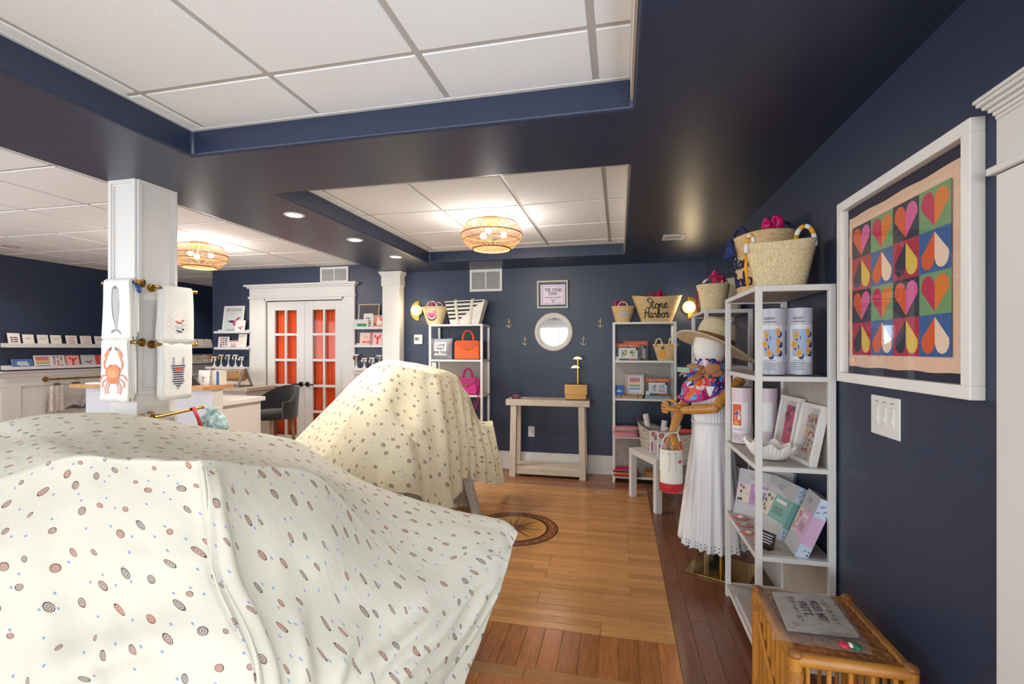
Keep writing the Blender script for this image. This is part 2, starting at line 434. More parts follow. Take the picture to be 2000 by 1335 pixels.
for a, b in ((FRONT+.5, TY1), (T2A, T2B)):
    m2 = MB(); m2.box(TX1-.012, TX1-.002, a+.02, b-.015, ZS+.03, ZT-.002); m2.build('tray_side_trim', mat('#d5cdc2', .5), ceiling, world=True)
# ---- baseboards, wainscot
mb = MB(); mb.box(-2.55, XR, YB-.018, YB, .0, .19); mb.box(-2.55, XR, YB-.026, YB, .0, .03); mb.box(-2.55, XR, YB-.01, YB, .19, .205)
struct(mb.build('baseboard_back', WHITE, bevel=.003))
mb = MB(); mb.box(XR-.018, XR, 1.366, YB-.03, 0, .19); mb.box(XR-.01, XR, 1.366, YB-.03, .19, .205); struct(mb.build('baseboard_right', WHITE, bevel=.003))
mb = MB(); mb.box(XL, XL+.012, FRONT, YE, 0, 1.10); mb.box(XL, XL+.05, FRONT, YE, 1.105, 1.13); mb.box(XL, XL+.03, FRONT, YE, 1.06, 1.105); mb.box(XL+.012, XL+.026, FRONT, YE, .95, 1.06); mb.box(XL+.012, XL+.026, FRONT, YE, 0, .2)
y = 3.99-.92*7
while y < YE-.2:
    mb.box(XL+.012, XL+.026, y-.09, y+.09, .2, .95); y += .92
struct(mb.build('trim_1', WALLW, bevel=.003))
mb = MB()
for a, b in ((XD, -4.72), (-3.198, -2.78)):
    mb.box(a, b, YB-.015, YB, 0, 1.09); mb.box(a-.05 if a == XD else a, b, YB-.07, YB, 1.115, 1.145); mb.box(a-.02 if a == XD else a, b, YB-.04, YB, 1.07, 1.115)
    for z in (.2, .42, .64, .86): mb.box(a, b, YB-.02, YB, z, z+.205)
mb.box(XD-.02, XD, YB-.02, YE, 0, 1.09)
struct(mb.build('trim_2', WALLW, bevel=.003))
# ---- french doors with their casing
mb = MB(); A, B = -4.72, -3.198
mb.box(A, D0+.02, YB-.03, YB, 0, 2.04); mb.box(D1-.02, B, YB-.03, YB, 0, 2.04); mb.box(D0, D1, YB-.03, YB, 2.0, 2.04)
mb.box(A-.012, B+.012, YB-.045, YB, 2.03, 2.06); mb.box(A, B, YB-.03, YB, 2.06, 2.17)
mb.box(A-.02, B+.02, YB-.06, YB, 2.165, 2.185); mb.box(A-.045, B+.045, YB-.085, YB, 2.185, 2.21)
struct(mb.build('trim_3', WHITE, bevel=.003))
BRONZE = mat('#3a322e', .3, 1)
lw = (D1-D0-.04)/2
for k in range(2):
    x0 = D0+.02+k*lw; x1 = x0+lw-.003; mb = MB(); Y0, Y1 = YB+.005, YB+.04
    st = .115; gx = .028; pwid = (x1-x0-2*st-gx)/2
    zr = [.27+.328*i for i in range(5)]
    mb.box(x0, x0+st, Y0, Y1, .01, 1.99); mb.box(x1-st, x1, Y0, Y1, .01, 1.99); mb.box(x0+st, x1-st, Y0, Y1, .01, .27); mb.box(x0+st, x1-st, Y0, Y1, 1.877, 1.99)
    mb.box(x0+st+pwid, x1-st-pwid, Y0, Y1, .27, 1.877)
    for z in zr[:-1]: mb.box(x0+st, x1-st, Y0+.002, Y1-.002, z+.295, z+.328)
    d = struct(mb.build('door_%d' % (k+1), WHITE, bevel=.003))
    for z in zr:
        for c in range(2):
            px = x0+st+c*(pwid+gx); p = MB(); p.box(px, px+pwid, YB+.02, YB+.024, z, z+.295); p.build('pane', GLASS, d, world=True)
    hx = x1-.045 if k == 0 else x0+.045; h = MB()
    h.cyl((hx, Y0, .93), (hx, Y0-.012, .93), .032, n=20); h.cyl((hx, Y0-.01, .93), (hx, Y0-.05, .93), .011); s = -1 if k == 0 else 1
    h.tube([(hx, Y0-.047, .93), (hx+s*.05, Y0-.05, .932), (hx+s*.115, Y0-.045, .926)], [.01, .0085, .007], 8); h.build('door_handle', BRONZE, d, True, world=True)
    cu = MB(); a0 = x0+.08
    cu.grid(lambda s_, t_: (a0+s_*(x1-x0-.16), YB+.075+.012*sin(s_*34+k)*(.6+.4*t_)+.005*sin(s_*71+1.7), .15+t_*1.80), 90, 6)
    tag(cu.build('door_curtain', mat('#e8561c', .8, bump=(200, .1)), None, True, solid=.002), 'bright orange gathered curtain behind the %s french door' % ('left' if k == 0 else 'right'), 'curtain', 'orange door curtains')
mb = MB(); mb.box(D0-.1, D1+.1, YB+.15, YB+.2, 0, 2.2); struct(mb.build('wall_closet', mat('#b9b2aa', .7)))
# ---- pilaster at the end of the beam
mb = MB(); mb.box(-2.775, -2.552, YB-.12, YB, 0, 2.2); mb.box(-2.785, -2.54, YB-.13, YB, 2.13, 2.24)
for i in range(5): q = .006*i*1.1; mb.box(-2.785-q, -2.54+q, YB-.13-q, YB, 2.24+i*.0125, 2.24+(i+1)*.0125)
mb.box(-2.79, -2.535, YB-.135, YB, 0, .2)
struct(mb.build('trim_4', WHITE, bevel=.002))
# ---- casing of the door in the right wall (its edge shows at the frame's right)
mb = MB(); mb.box(XR-.022, XR, RD1, 1.364, 0, 1.80); mb.box(XR-.022, XR, RD0-.12, RD0, 0, 1.80); mb.box(XR-.022, XR, RD0-.12, 1.364, 1.79, 1.925)
mb.box(XR-.036, XR, RD0-.135, 1.376, 1.795, 1.813)
for i in range(6): q = (.002, .006, .013, .022, .031, .036)[i]; mb.box(XR-.022-q, XR, RD0-.12-q, 1.364+q*.6, 1.925+i*.0095, 1.925+(i+1)*.0095)
struct(mb.build('trim_5', WHITE, bevel=.003))
mb = MB(); mb.box(XR+.05, XR+.09, RD0, RD0+.11, 0, RDH); mb.box(XR+.05, XR+.09, RD1-.11, RD1, 0, RDH); mb.box(XR+.05, XR+.09, RD0+.11, RD1-.11, 0, .25); mb.box(XR+.05, XR+.09, RD0+.11, RD1-.11, RDH-.12, RDH); d3 = struct(mb.build('door_3', WHITE))
mb = MB(); mb.box(XR+.068, XR+.072, RD0+.11, RD1-.11, .25, RDH-.12); mb.build('pane', GLASS, d3, world=True)
for k, (x, y0, y1) in enumerate(((XR, -3.6, -.4), (XL, -2.2, 1.8))):  # the left wall one is an unseen window added for its light
    s = -1 if k == 0 else 1; mb = MB()
    def bx(a, b, z0, z1): mb.box(min(x, x+s*.03), max(x, x+s*.03), a, b, z0, z1)
    bx(y0-.09, y0, .32, 2.14); bx(y1, y1+.09, .32, 2.14); bx(y0, y1, 2.04, 2.14); bx(y0, y1, .32, .42)
    wn = struct(mb.build('window_%d' % (k+3), WHITE))
    for q in (.25, .5, .75): y = y0+(y1-y0)*q; m2 = MB(); m2.box(min(x-s*.08, x), max(x-s*.08, x), y-.03, y+.03, .42, 2.04); m2.build('mullion', WHITE, wn, world=True)
# ---- panelled column carrying the beam
CX0, CX1, CY0, CY1 = -2.75, -2.565, 2.09, 2.325
mb = MB(); mb.box(CX0, CX1, CY0, CY1, 0, ZS)
def frame_on(mb, face, a0, a1, z0, z1, w_=.022, d=.012):
    for (p0, p1, q0, q1) in ((a0, a1, z0, z0+w_), (a0, a1, z1-w_, z1), (a0, a0+w_, z0+w_, z1-w_), (a1-w_, a1, z0+w_, z1-w_)):
        if face == 'front': mb.box(p0, p1, CY0-d, CY0, q0, q1)
        else: mb.box(CX1, CX1+d, p0, p1, q0, q1)
for d, w_, ins in ((.012, .02, 0), (.006, .012, .02)):
    frame_on(mb, 'front', CX0+ins, CX1-ins, 1.13+ins, ZS-ins, w_, d); frame_on(mb, 'side', CY0+ins, CY1-ins, 1.13+ins, ZS-ins, w_, d)
    frame_on(mb, 'front', CX0+ins, CX1-ins, .2+ins, 1.0-ins, w_, d); frame_on(mb, 'side', CY0+ins, CY1-ins, .2+ins, 1.0-ins, w_, d)
mb.box(CX0-.012, CX1+.012, CY0-.012, CY1+.012, 1.0, 1.02); mb.box(CX0-.014, CX1+.014, CY0-.014, CY1+.014, 0, .16)
struct(mb.build('trim_6', WHITE, bevel=.002))
# ================================================================== the two dust sheets
def shell_cloth(scale, seed, tint):
    m = bpy.data.materials.new('m_shell_print_cotton'); m.use_nodes = True; nt = m.node_tree; N = nt.nodes; L = nt.links
    b = N['Principled BSDF']; b.inputs['Roughness'].default_value = .85; b.inputs['Specular IOR Level'].default_value = .2
    def math_(op, a, c=None, clamp=False):
        n = N.new('ShaderNodeMath'); n.operation = op; n.use_clamp = clamp
        for i, q in enumerate((a, c)):
            if q is None: continue
            if isinstance(q, (int, float)): n.inputs[i].default_value = q
            else: L.new(q, n.inputs[i])
        return n.outputs[0]
    def ramp(x, a, c):   # 1 below a, 0 above c
        n = N.new('ShaderNodeMapRange'); n.inputs['From Min'].default_value = a; n.inputs['From Max'].default_value = c
        n.inputs['To Min'].default_value = 1; n.inputs['To Max'].default_value = 0; L.new(x, n.inputs['Value']); return n.outputs[0]
    def mixc(f, A, Bc):
        n = N.new('ShaderNodeMix'); n.data_type = 'RGBA'
        L.new(f, n.inputs[0])
        for i, q in ((6, A), (7, Bc)):
            if isinstance(q, tuple): n.inputs[i].default_value = q
            else: L.new(q, n.inputs[i])
        return n.outputs[2]
    uv = N.new('ShaderNodeUVMap'); mp = N.new('ShaderNodeMapping'); mp.inputs['Scale'].default_value = (scale, scale, 1); mp.inputs['Location'].default_value = (seed, seed*1.7, 0)
    mp.inputs['Rotation'].default_value = (0, 0, .5)
    L.new(uv.outputs[0], mp.inputs['Vector'])
    vo = N.new('ShaderNodeTexVoronoi'); vo.voronoi_dimensions = '2D'; vo.inputs['Scale'].default_value = 1; vo.inputs['Randomness'].default_value = .62
    L.new(mp.outputs[0], vo.inputs['Vector'])
    sub = N.new('ShaderNodeVectorMath'); sub.operation = 'SUBTRACT'; L.new(mp.outputs[0], sub.inputs[0]); L.new(vo.outputs['Position'], sub.inputs[1])
    sep = N.new('ShaderNodeSeparateXYZ'); L.new(sub.outputs[0], sep.inputs[0])
    rgb = N.new('ShaderNodeSeparateColor'); L.new(vo.outputs['Color'], rgb.inputs[0])
    # ellipse turned per cell
    th = math_('MULTIPLY', rgb.outputs[1], 6.28)
    cs = math_('COSINE', th); sn = math_('SINE', th)
    x = math_('ADD', math_('MULTIPLY', sep.outputs[0], cs), math_('MULTIPLY', sep.outputs[1], sn))
    y = math_('SUBTRACT', math_('MULTIPLY', sep.outputs[1], cs), math_('MULTIPLY', sep.outputs[0], sn))
    y = math_('MULTIPLY', y, 1.3)
    r = math_('SQRT', math_('ADD', math_('MULTIPLY', x, x), math_('MULTIPLY', y, y)))
    R = math_('ADD', math_('MULTIPLY', rgb.outputs[0], .10), .095)
    q = math_('DIVIDE', r, R)
    ang = math_('DIVIDE', math_('ARCTAN2', y, x), 6.2832)
    spir = math_('FRACT', math_('SUBTRACT', math_('MULTIPLY', q, 2.6), ang))
    line = math_('LESS_THAN', math_('ABSOLUTE', math_('SUBTRACT', spir, .5)), .17)
    inside = ramp(q, .96, 1.04)
    edge = math_('MULTIPLY', inside, math_('GREATER_THAN', q, .84))
    body = mixc(rgb.outputs[2], lin('#cfa690'), lin('#b3aaa0'))
    dark = mixc(rgb.outputs[2], lin('#6d3f34'), lin('#4d4a4c'))
    lm = math_('MAXIMUM', line, edge)
    shell = mixc(lm, body, dark)
    v2 = N.new('ShaderNodeTexVoronoi'); v2.voronoi_dimensions = '2D'; v2.inputs['Scale'].default_value = 1.15; L.new(mp.outputs[0], v2.inputs['Vector'])
    dot = math_('MULTIPLY', ramp(v2.outputs['Distance'], .045, .06), math_('GREATER_THAN', q, 1.25))
    col = mixc(inside, lin(tint), shell)
    col2 = mixc(dot, col, lin('#8698c0'))
    L.new(col2, b.inputs['Base Color'])
    nz = N.new('ShaderNodeTexNoise'); nz.inputs['Scale'].default_value = 14; nz.inputs['Detail'].default_value = 5; bp = N.new('ShaderNodeBump'); bp.inputs['Strength'].default_value = .25; bp.inputs['Distance'].default_value = .02
    L.new(uv.outputs[0], nz.inputs['Vector']); L.new(nz.outputs['Fac'], bp.inputs['Height']); L.new(bp.outputs[0], b.inputs['Normal'])
    return m
def surf(rows, nu, nv, fold):
    """rows of control points (Vector) -> Catmull-Rom patch; fold(s, t) = displacement along the normal"""
    R = [catmull(r, nu) for r in rows]
    Cc = list(zip(*R)); Cc = [catmull(list(c), nv) for c in Cc]
    U = len(Cc); V = len(Cc[0])
    G = [[Cc[i][j] for i in range(U)] for j in range(V)]
    out = []
    for j in range(V):
        row = []
        for i in range(U):
            du = G[j][min(i+1, U-1)]-G[j][max(i-1, 0)]; dv = G[min(j+1, V-1)][i]-G[max(j-1, 0)][i]
            n = dv.cross(du); n = n.normalized() if n.length > 1e-9 else Vector((0, 0, 1))
            row.append(G[j][i]+n*fold(i/(U-1), j/(V-1)))
        out.append(row)
    # metric uv
    G = out
    us = [0]
    for i in range(1, U): us.append(us[-1]+sum((G[j][i]-G[j][i-1]).length for j in range(V))/V)
    ul = []
    for j in range(V):
        r_ = [0]
        for i in range(1, U): r_.append(r_[-1]+(G[j][i]-G[j][i-1]).length)
        mid = U//2; ul.append([.35*us[i]+.65*(r_[i]-r_[mid]+us[mid]) for i in range(U)])
    uv = []
    col = [0]*U
    for j in range(V):
        if j: 
            d = sum((G[j][i]-G[j-1][i]).length for i in range(U))/U
            col = [col[i]+.5*d+.5*(G[j][i]-G[j-1][i]).length for i in range(U)]
        uv.append([(ul[j][i], col[i]) for i in range(U)])
    return out, uv
def cloth(name, rows, nu, nv, fold, m, label):
    G, uv = surf(rows, nu, nv, fold); V = len(G); U = len(G[0]); mb = MB()
    vs = [p for r in G for p in r]; fs = [(j*U+i, (j+1)*U+i, (j+1)*U+i+1, j*U+i+1) for j in range(V-1) for i in range(U-1)]
    for p in vs:
        if p.z < .006: p.z = .006
    mb.add(vs, fs); o = mb.build(name, m, None, True)
    l = o.data.uv_layers.new(name='UVMap'); fl = [q for r in uv for q in r]
    for lp in o.data.loops: l.data[lp.index].uv = fl[lp.vertex_index]
    md_ = o.modifiers.new('solid', 'SOLIDIFY'); md_.thickness = .0025; md_.offset = 1
    return tag(o, label, 'dust sheet', 'shell print dust sheets')
from mathutils import noise as _ns
def nz(x, y, s=0): return _ns.noise(Vector((x, y, s)))
def sharpen(rows, ri, ci, k=.13):
    out = []
    for i, r in enumerate(rows):
        if i in ri: out.append([p+(q-p)*k for p, q in zip(r, rows[i-1])])
        out.append(r)
        if i in ri: out.append([p+(q-p)*k for p, q in zip(r, rows[i+1])])
    res = []
    for r in out:
        n = []
        for j, p in enumerate(r):
            if j in ci: n.append(p+(r[j-1]-p)*k)
            n.append(p)
            if j in ci: n.append(p+(r[j+1]-p)*k)
        res.append(n)
    return res
def remap(n, idx, k=.13):     # where each line of the sharpened net lies in the original one
    o = []
    for i in range(n):
        if i in idx: o.append(i-k)
        o.append(i)
        if i in idx: o.append(i+k)
    return o
def at_(o, s): x = s*(len(o)-1); i = min(int(x), len(o)-2); return o[i]+(o[i+1]-o[i])*(x-i)
def dn(rows0):   # (u, v, depth) pixels with their distance
    return [[PT(*p) for p in r] for r in rows0]
# ---- foreground sheet
F1 = dn([
 [(-330, 850, 2.35), (-60, 842, 2.3), (60, 818, 2.25), (240, 815, 2.32), (420, 841, 2.4), (575, 862, 2.5), (660, 915, 2.45), (760, 962, 2.4), (880, 997, 2.34), (975, 1016, 2.28), (1003, 1040, 2.22)],
 [(-330, 900, 1.85), (-60, 880, 1.85), (90, 856, 1.85), (260, 850, 1.9), (405, 868, 1.96), (545, 888, 2.2), (650, 935, 2.2), (755, 985, 2.2), (875, 1020, 2.18), (970, 1040, 2.17), (1001, 1066, 2.16)],
 [(-330, 970, 1.5), (-60, 950, 1.5), (150, 893, 1.48), (250, 898, 1.47), (388, 900, 1.47), (500, 911, 1.72), (615, 930, 1.90), (735, 1045, 1.93), (855, 1100, 1.97), (955, 1085, 2.06), (993, 1098, 2.1)],
 [(-330, 1090, 1.32), (-60, 1060, 1.32), (140, 1010, 1.36), (260, 1010, 1.36), (402, 1000, 1.40), (490, 1010, 1.52), (610, 1050, 1.64), (730, 1125, 1.74), (850, 1160, 1.83), (935, 1150, 1.97), (973, 1160, 2.03)],
 [(-330, 1200, 1.22), (-60, 1180, 1.24), (150, 1150, 1.28), (280, 1150, 1.28), (430, 1130, 1.31), (500, 1150, 1.40), (615, 1180, 1.50), (720, 1225, 1.60), (830, 1245, 1.70), (905, 1240, 1.88), (944, 1238, 1.96)],
 [(-330, 1400, 1.12), (-60, 1370, 1.14), (165, 1335, 1.18), (310, 1335, 1.18), (505, 1310, 1.22), (560, 1335, 1.30), (640, 1335, 1.38), (715, 1335, 1.48), (800, 1335, 1.58), (865, 1335, 1.78), (906, 1335, 1.87)],
])
low = []; back = []
for p in F1[-1]:
    low.append(Vector((p.x*.985-.0, p.y-.04, max(.012, p.z*.45))))
floorrow = [Vector((p.x*.97, p.y-.09, .012)) for p in F1[-1]]
for k, p in enumerate(F1[0]):
    q = max(0, k-7); back.append(Vector((p.x-.09*q, p.y+.10-.02*q, p.z*.62)))
back2 = [Vector((p.x, p.y+.05, p.z*.35)) for p in back]
F1 = [back2, back]+F1+[low, floorrow]
RI1, CI1 = (4,), (4,)
RO1 = remap(len(F1), RI1); CO1 = remap(len(F1[0]), CI1); F1 = sharpen(F1, RI1, CI1)
def fold1(s, t):
    c = at_(CO1, s); r = at_(RO1, t); down = max(0, min(1, (r-4.2)/2.5))
    d = .010*nz(c*.9, r*.8, 3)+.005*nz(c*2.3, r*1.8, 9)
    # long crease from the box corner to the lower right
    l = (c-4.15)-.12*max(0, r-4)
    d += .022*math.exp(-(l/.22)**2)*max(0, min(1, (r-3.7)))*(1 if r < 9 else 0)
    d -= .016*math.exp(-((l+.42)/.25)**2)*max(0, min(1, (r-4.2)))
    for c0, k, a in ((1.55, .10, .02), (2.25, .05, .009), (6.3, -.5, .016), (7.6, -.7, .018), (8.6, -.85, .014), (9.3, -.3, .010), (5.4, .1, .010)):
        e = c-c0-k*(r-5); d += a*math.exp(-(e/.2)**2)*down-.6*a*math.exp(-((e-.4)/.24)**2)*down
    # horizontal sag near the hem
    q = r-6.75-.22*sin(c*1.1+.4); d += .034*(math.exp(-(q/.26)**2) if q < 0 else math.exp(-(q/.11)**2))*max(0, min(1, c-.8))*max(0, min(1, 3.7-c))
    q = r-5.55-.15*sin(c*1.7+2); d += .012*(math.exp(-(q/.2)**2) if q < 0 else math.exp(-(q/.08)**2))*max(0, min(1, c-1.5))*max(0, min(1, 4.0-c))
    # stretch wrinkles running to the low right corner
    for k in range(5): e2 = (c-7.2-.55*k)+.55*(r-6); d += .010*math.exp(-(e2/.10)**2)*max(0, min(1, (r-4.4)))*max(0, min(1, 7.6-r))
    d += .02*down*sin(c*4.2+.6*r)*max(0, (r-6.5)/3)
    return d
cloth('dust_sheet', F1, 16, 20, fold1, shell_cloth(11.6, 2.3, '#cfcbbc'), 'large cream seashell print dust sheet over the display in the foreground')
GW = mat('#b8b1a7', .6, var_tex=(8, .15, (1, 10, 10)))
# ---- sheet over the second display
F2 = dn([
 [(560, 880, 3.95), (650, 790, 3.9), (733, 716, 3.85), (800, 713, 3.9), (850, 722, 3.95), (888, 737, 4.25), (915, 775, 4.35), (935, 822, 4.42), (962, 825, 4.45)],
 [(572, 885, 3.7), (655, 796, 3.65), (733, 719, 3.62), (795, 717, 3.62), (846, 732, 3.72), (884, 741, 4.1), (912, 790, 4.2), (936, 830, 4.3), (963, 832, 4.36)],
 [(590, 900, 3.5), (662, 830, 3.42), (731, 774, 3.36), (792, 785, 3.44), (850, 775, 3.62), (893, 800, 3.98), (918, 840, 4.1), (944, 862, 4.24), (969, 868, 4.31)],
 [(600, 930, 3.35), (660, 885, 3.2), (718, 850, 3.14), (790, 866, 3.16), (861, 850, 3.5), (899, 862, 3.9), (922, 880, 4.05), (950, 892, 4.2), (974, 900, 4.28)],
 [(606, 950, 3.3), (655, 925, 3.12), (708, 905, 3.06), (790, 915, 3.06), (868, 915, 3.4), (900, 905, 3.84), (922, 912, 4.02), (954, 922, 4.18), (978, 925, 4.26)],
 [(612, 975, 3.28), (652, 962, 3.1), (702, 957, 3.03), (788, 962, 3.02), (878, 992, 3.34), (900, 936, 3.80), (922, 938, 4.0), (960, 945, 4.16), (980, 944, 4.24)],
])
back = [Vector((p.x, p.y+.12, max(.25, p.z-.35))) for p in F2[0]]
F2 = [back]+F2
RI2, CI2 = (2,), ()
RO2 = remap(len(F2), RI2); CO2 = remap(len(F2[0]), CI2); F2 = sharpen(F2, RI2, CI2)
def fold2(s, t):
    c = at_(CO2, s); r = at_(RO2, t); down = max(0, min(1, (r-1.6)/2.5))
    d = .012*nz(c*1.1, r*.7, 5)+.006*nz(c*2.6, r*1.5, 1)
    side = max(0, min(1, (c-3.5)/.5))
    w_ = sin(c*9.5+.35*r); d += side*down*.038*(w_ if w_ > 0 else w_*.55)
    # lower box in front: the sheet makes a small tent over it
    hw = min(1.2, max(0, (r-2.75)*1.0)); e = hw-abs(c-2.0-.06*(r-2.8)); tent = max(0, min(1, e/.30))
    d += .085*tent*min(1, max(0, (r-2.7)/.5))
    d -= .02*math.exp(-((e+.12)/.14)**2)*min(1, max(0, (r-2.8)/.8))*(1-side)
    d += .012*sin(c*22)*max(0, (r-5.2)/.8)*tent
    d += (1-side)*down*.006*sin(c*5+.9*r)
    d += .02*math.exp(-((c-4.15)/.16)**2)*down
    return d
cloth('dust_sheet', F2, 18, 20, fold2, shell_cloth(12.0, 7.9, '#ddd3b6'), 'cream seashell print dust sheet over the tall display before the doors')
# the weathered table that peeks out below the second sheet
d2 = thing('display_table', 'weathered grey wooden trestle table under the second dust sheet', 'table', (-1.62, 3.75, 0))
mb = MB(); mb.box(-.62, .38, -.10, .28, .40, .44); mb.build('table_top', GW, d2)
for sx, sy in ((.37, .02), (.20, .26), (-.55, -.10), (-.55, .26), (-.02, -.30)):
    mb = MB(); k = .11 if sx > 0 else -.05
    mb.hexa([(sx+k-.03, sy-.03, 0), (sx+k+.03, sy-.03, 0), (sx+k+.03, sy+.03, 0), (sx+k-.03, sy+.03, 0)], [(sx-.03, sy-.03, .4), (sx+.03, sy-.03, .4), (sx+.03, sy+.03, .4), (sx-.03, sy+.03, .4)]); mb.build('leg', GW, d2)
mb = MB(); mb.box(-.5, .36, -.16, .26, .12, .15); mb.build('lower_shelf', GW, d2)
# ================================================================== bookcases
BW, BD, BH = .63, .31, 1.655
SZ = [.07, .48, .87, 1.26, 1.655]
def make_bookcase(label, loc, rz):
    t = thing('bookcase', label, 'bookcase', loc, rz, 'white metal bookcases'); p = .026; X = BW/2; Y = BD/2
    for sx in (-1, 1):
        for sy in (-1, 1):
            m = MB(); x0 = X-p if sx > 0 else -X; y0 = Y-p if sy > 0 else -Y
            m.box(x0, x0+p, y0, y0+p, 0, BH); m.build('post', METALW, t, bevel=.002)
    for sx in (-1, 1):
        x0 = X-p if sx > 0 else -X
        for z0 in (0, BH-p): m = MB(); m.box(x0, x0+p, -Y+p, Y-p, z0, z0+p); m.build('side_rail', METALW, t, bevel=.002)
    for z in SZ:
        m = MB(); zt = z if z < 1.6 else z-.001
        m.box(-X+p, X-p, -Y+.004, Y-.004, zt-.018, zt, 0); m.build('shelf_board', GREYWOOD, t)
        m = MB(); m.box(-X+p, X-p, -Y, -Y+.004, zt-.02, zt+.001); m.build('shelf_edge', METALW, t)
        if z < 1.6:
            for x0 in (-X, X-p): m = MB(); m.box(x0, x0+p, -Y+p, Y-p, zt-.02, zt); m.build('side_rail', METALW, t)
    for a, b in ((2, 3), (0, 1)):
        m = MB(); m.box(-X+p, X-p, Y-.02, Y-.008, SZ[a], SZ[b]-.02); m.build('back_panel', GREYWOOD, t)
    return t
GREYWOOD = mat('#b5aca3', .55, var_tex=(9, .14, (1.5, 14, 14)), bump=(30, .12, (1.5, 14, 14)), key='shelfwood')
BC1 = (.735, 2.575); BC2 = (.735, 3.86); BC3 = (.245, 5.195); BC4 = (-1.78, 5.195)
make_bookcase('white metal bookcase with grey shelves nearest the rattan table', (*BC1, 0), -pi/2)
make_bookcase('white metal bookcase on the right wall behind the mannequin', (*BC2, 0), -pi/2)
make_bookcase('white metal bookcase on the back wall behind the low white table', (*BC3, 0), 0)
make_bookcase('white metal bookcase with handbags left of the console table', (*BC4, 0), 0)
# ================================================================== baskets and bags
def sgn(x): return 1 if x >= 0 else -1
def basket(label, loc, rz, wt, dtp, wb, db, h, m, coil=.014, sag=0, group='straw baskets', name='straw_basket'):
    t = thing(name, label, 'basket', loc, rz, group)
    def hw(b): return (wb+(wt-wb)*b)/2
    def hd(b): return (db+(dtp-db)*b)/2
    def P(s, b, off=0):
        a = 2*pi*s; c, q = cos(a), sin(a); e = .8
        k = .0022*sin(2*pi*b*h/coil)
        x = (hw(b)+k-off)*sgn(c)*abs(c)**e; y = (hd(b)+k-off)*sgn(q)*abs(q)**e
        return (x, y, b*h+sag*b*(abs(x)/hw(1))**2)
    m1 = MB(); rows = max(16, int(h/coil*5)); m1.grid(lambda s, b: P(s, b), 48, rows, 0, True)
    m1.grid(lambda s, b: P(-s, 1-b*.98, .006), 48, 10, 0, True)
    m1.add([P(i/48, 0) for i in range(48)], [tuple(range(47, -1, -1))]); m1.add([P(i/48, .04, .006) for i in range(48)], [tuple(range(48))])
    m1.build('basket_body', m, t, True)
    rm = MB(); rm.tube([Vector(P(i/48, 1, .003)) for i in range(48)], .0065, 6, True); rm.build('rim', m, t, True)
    def W(a, b, o):
        x = (a-.5)*wt; q = min(.999, abs(x)/hw(b)); cs = q**(1/.8); y = -hd(b)*(max(0, 1-cs*cs)**.5)**.8
        return (x, y-o-.0015, b*h+sag*b*q*q)
    return t, W, P
def handle(t, x0, x1, y, z, hh, r, m, name='handle', lean=0, alt=None, n=5):
    pts = []
    for i in range(13):
        a = pi*i/12; pts.append((x0+(x1-x0)*(.5-.5*cos(a)), y+lean*sin(a), z-.02+(hh+.02)*sin(a)**.8))
    if alt:
        k = len(pts)-1; step = 2; 
        ma = MB()
        for i in range(0, k, step): ma.tube(pts[i:i+step+1], r, 8, mi=(i//step) % 2)
        return ma.build(name, [m, alt], t, True)
    ma = MB(); ma.tube(pts, r, 8); return ma.build(name, m, t, True)
def ribbon(t, c, col, size, n=7, seed=1, name='ribbon_bow', alt=None):
    R = random.Random(seed); m = MB()
    for i in range(n):
        a = R.uniform(0, 2*pi); l = size*R.uniform(.5, 1); e = R.uniform(-.1, .9); p = Vector(c)
        d = Vector((cos(a), sin(a)*.7, 0)); up = Vector((0, 0, size*e))
        pts = [p, p+d*l*.5+up*.9, p+d*l+up*.5, p+d*l*.75-up*.05, p+d*l*.2]
        m.tube(pts, [size*.10, size*.2, size*.24, size*.18, size*.08], 6, flat=.3, smooth=3, mi=i % 2 if alt else 0)
    m.ball(c, size*.2, 8)
    return m.build(name, [mat(col, .6)]+([mat(alt, .6)] if alt else []), t, True)
# --- cursive rope lettering
_S = {'S': [[(.95, 1.75), (.6, 2.1), (.2, 1.85), (.3, 1.4), (.75, 1.0), (.85, .45), (.45, 0), (.0, .2)]],
 't': [[(.3, 1.75), (.2, 1.0), (.2, .25), (.45, 0), (.75, .2)], [(-.05, 1.2), (.65, 1.28)]],
 'o': [[(.5, 1), (.15, .85), (.05, .4), (.3, 0), (.65, .1), (.75, .6), (.5, 1), (.7, .85), (.95, .8)]],
 'n': [[(.05, .95), (.12, 0), (.2, .6), (.5, 1), (.68, .8), (.7, .2), (.85, 0), (1.05, .2)]],
 'e': [[(.05, .45), (.5, .6), (.6, .9), (.35, 1.02), (.1, .6), (.2, .1), (.55, 0), (.9, .3)]],
 'H': [[(.15, 1.9), (.25, 1.0), (.1, 0), (-.1, .15)], [(1.0, 2.05), (.9, 1.0), (.85, .1), (1.1, .1)], [(-.05, .9), (.5, 1.15), (.95, 1.0)]],
 'a': [[(.65, .9), (.3, 1), (.05, .5), (.25, 0), (.6, .3), (.68, .9), (.65, .2), (.85, .05), (1.0, .2)]],
 'r': [[(.05, .75), (.2, 1.05), (.3, .85), (.55, .9), (.5, .3), (.65, .02), (.9, .3)]],
 'b': [[(.1, .3), (.35, 1.3), (.3, 1.95), (.12, 1.7), (.1, .2), (.4, 0), (.65, .4), (.5, .85), (.75, .8), (.95, .8)]]}
_SW = {'S': 1.0, 't': .75, 'o': .92, 'n': 1.05, 'e': .9, 'H': 1.15, 'a': 1.0, 'r': .85, 'b': .92}
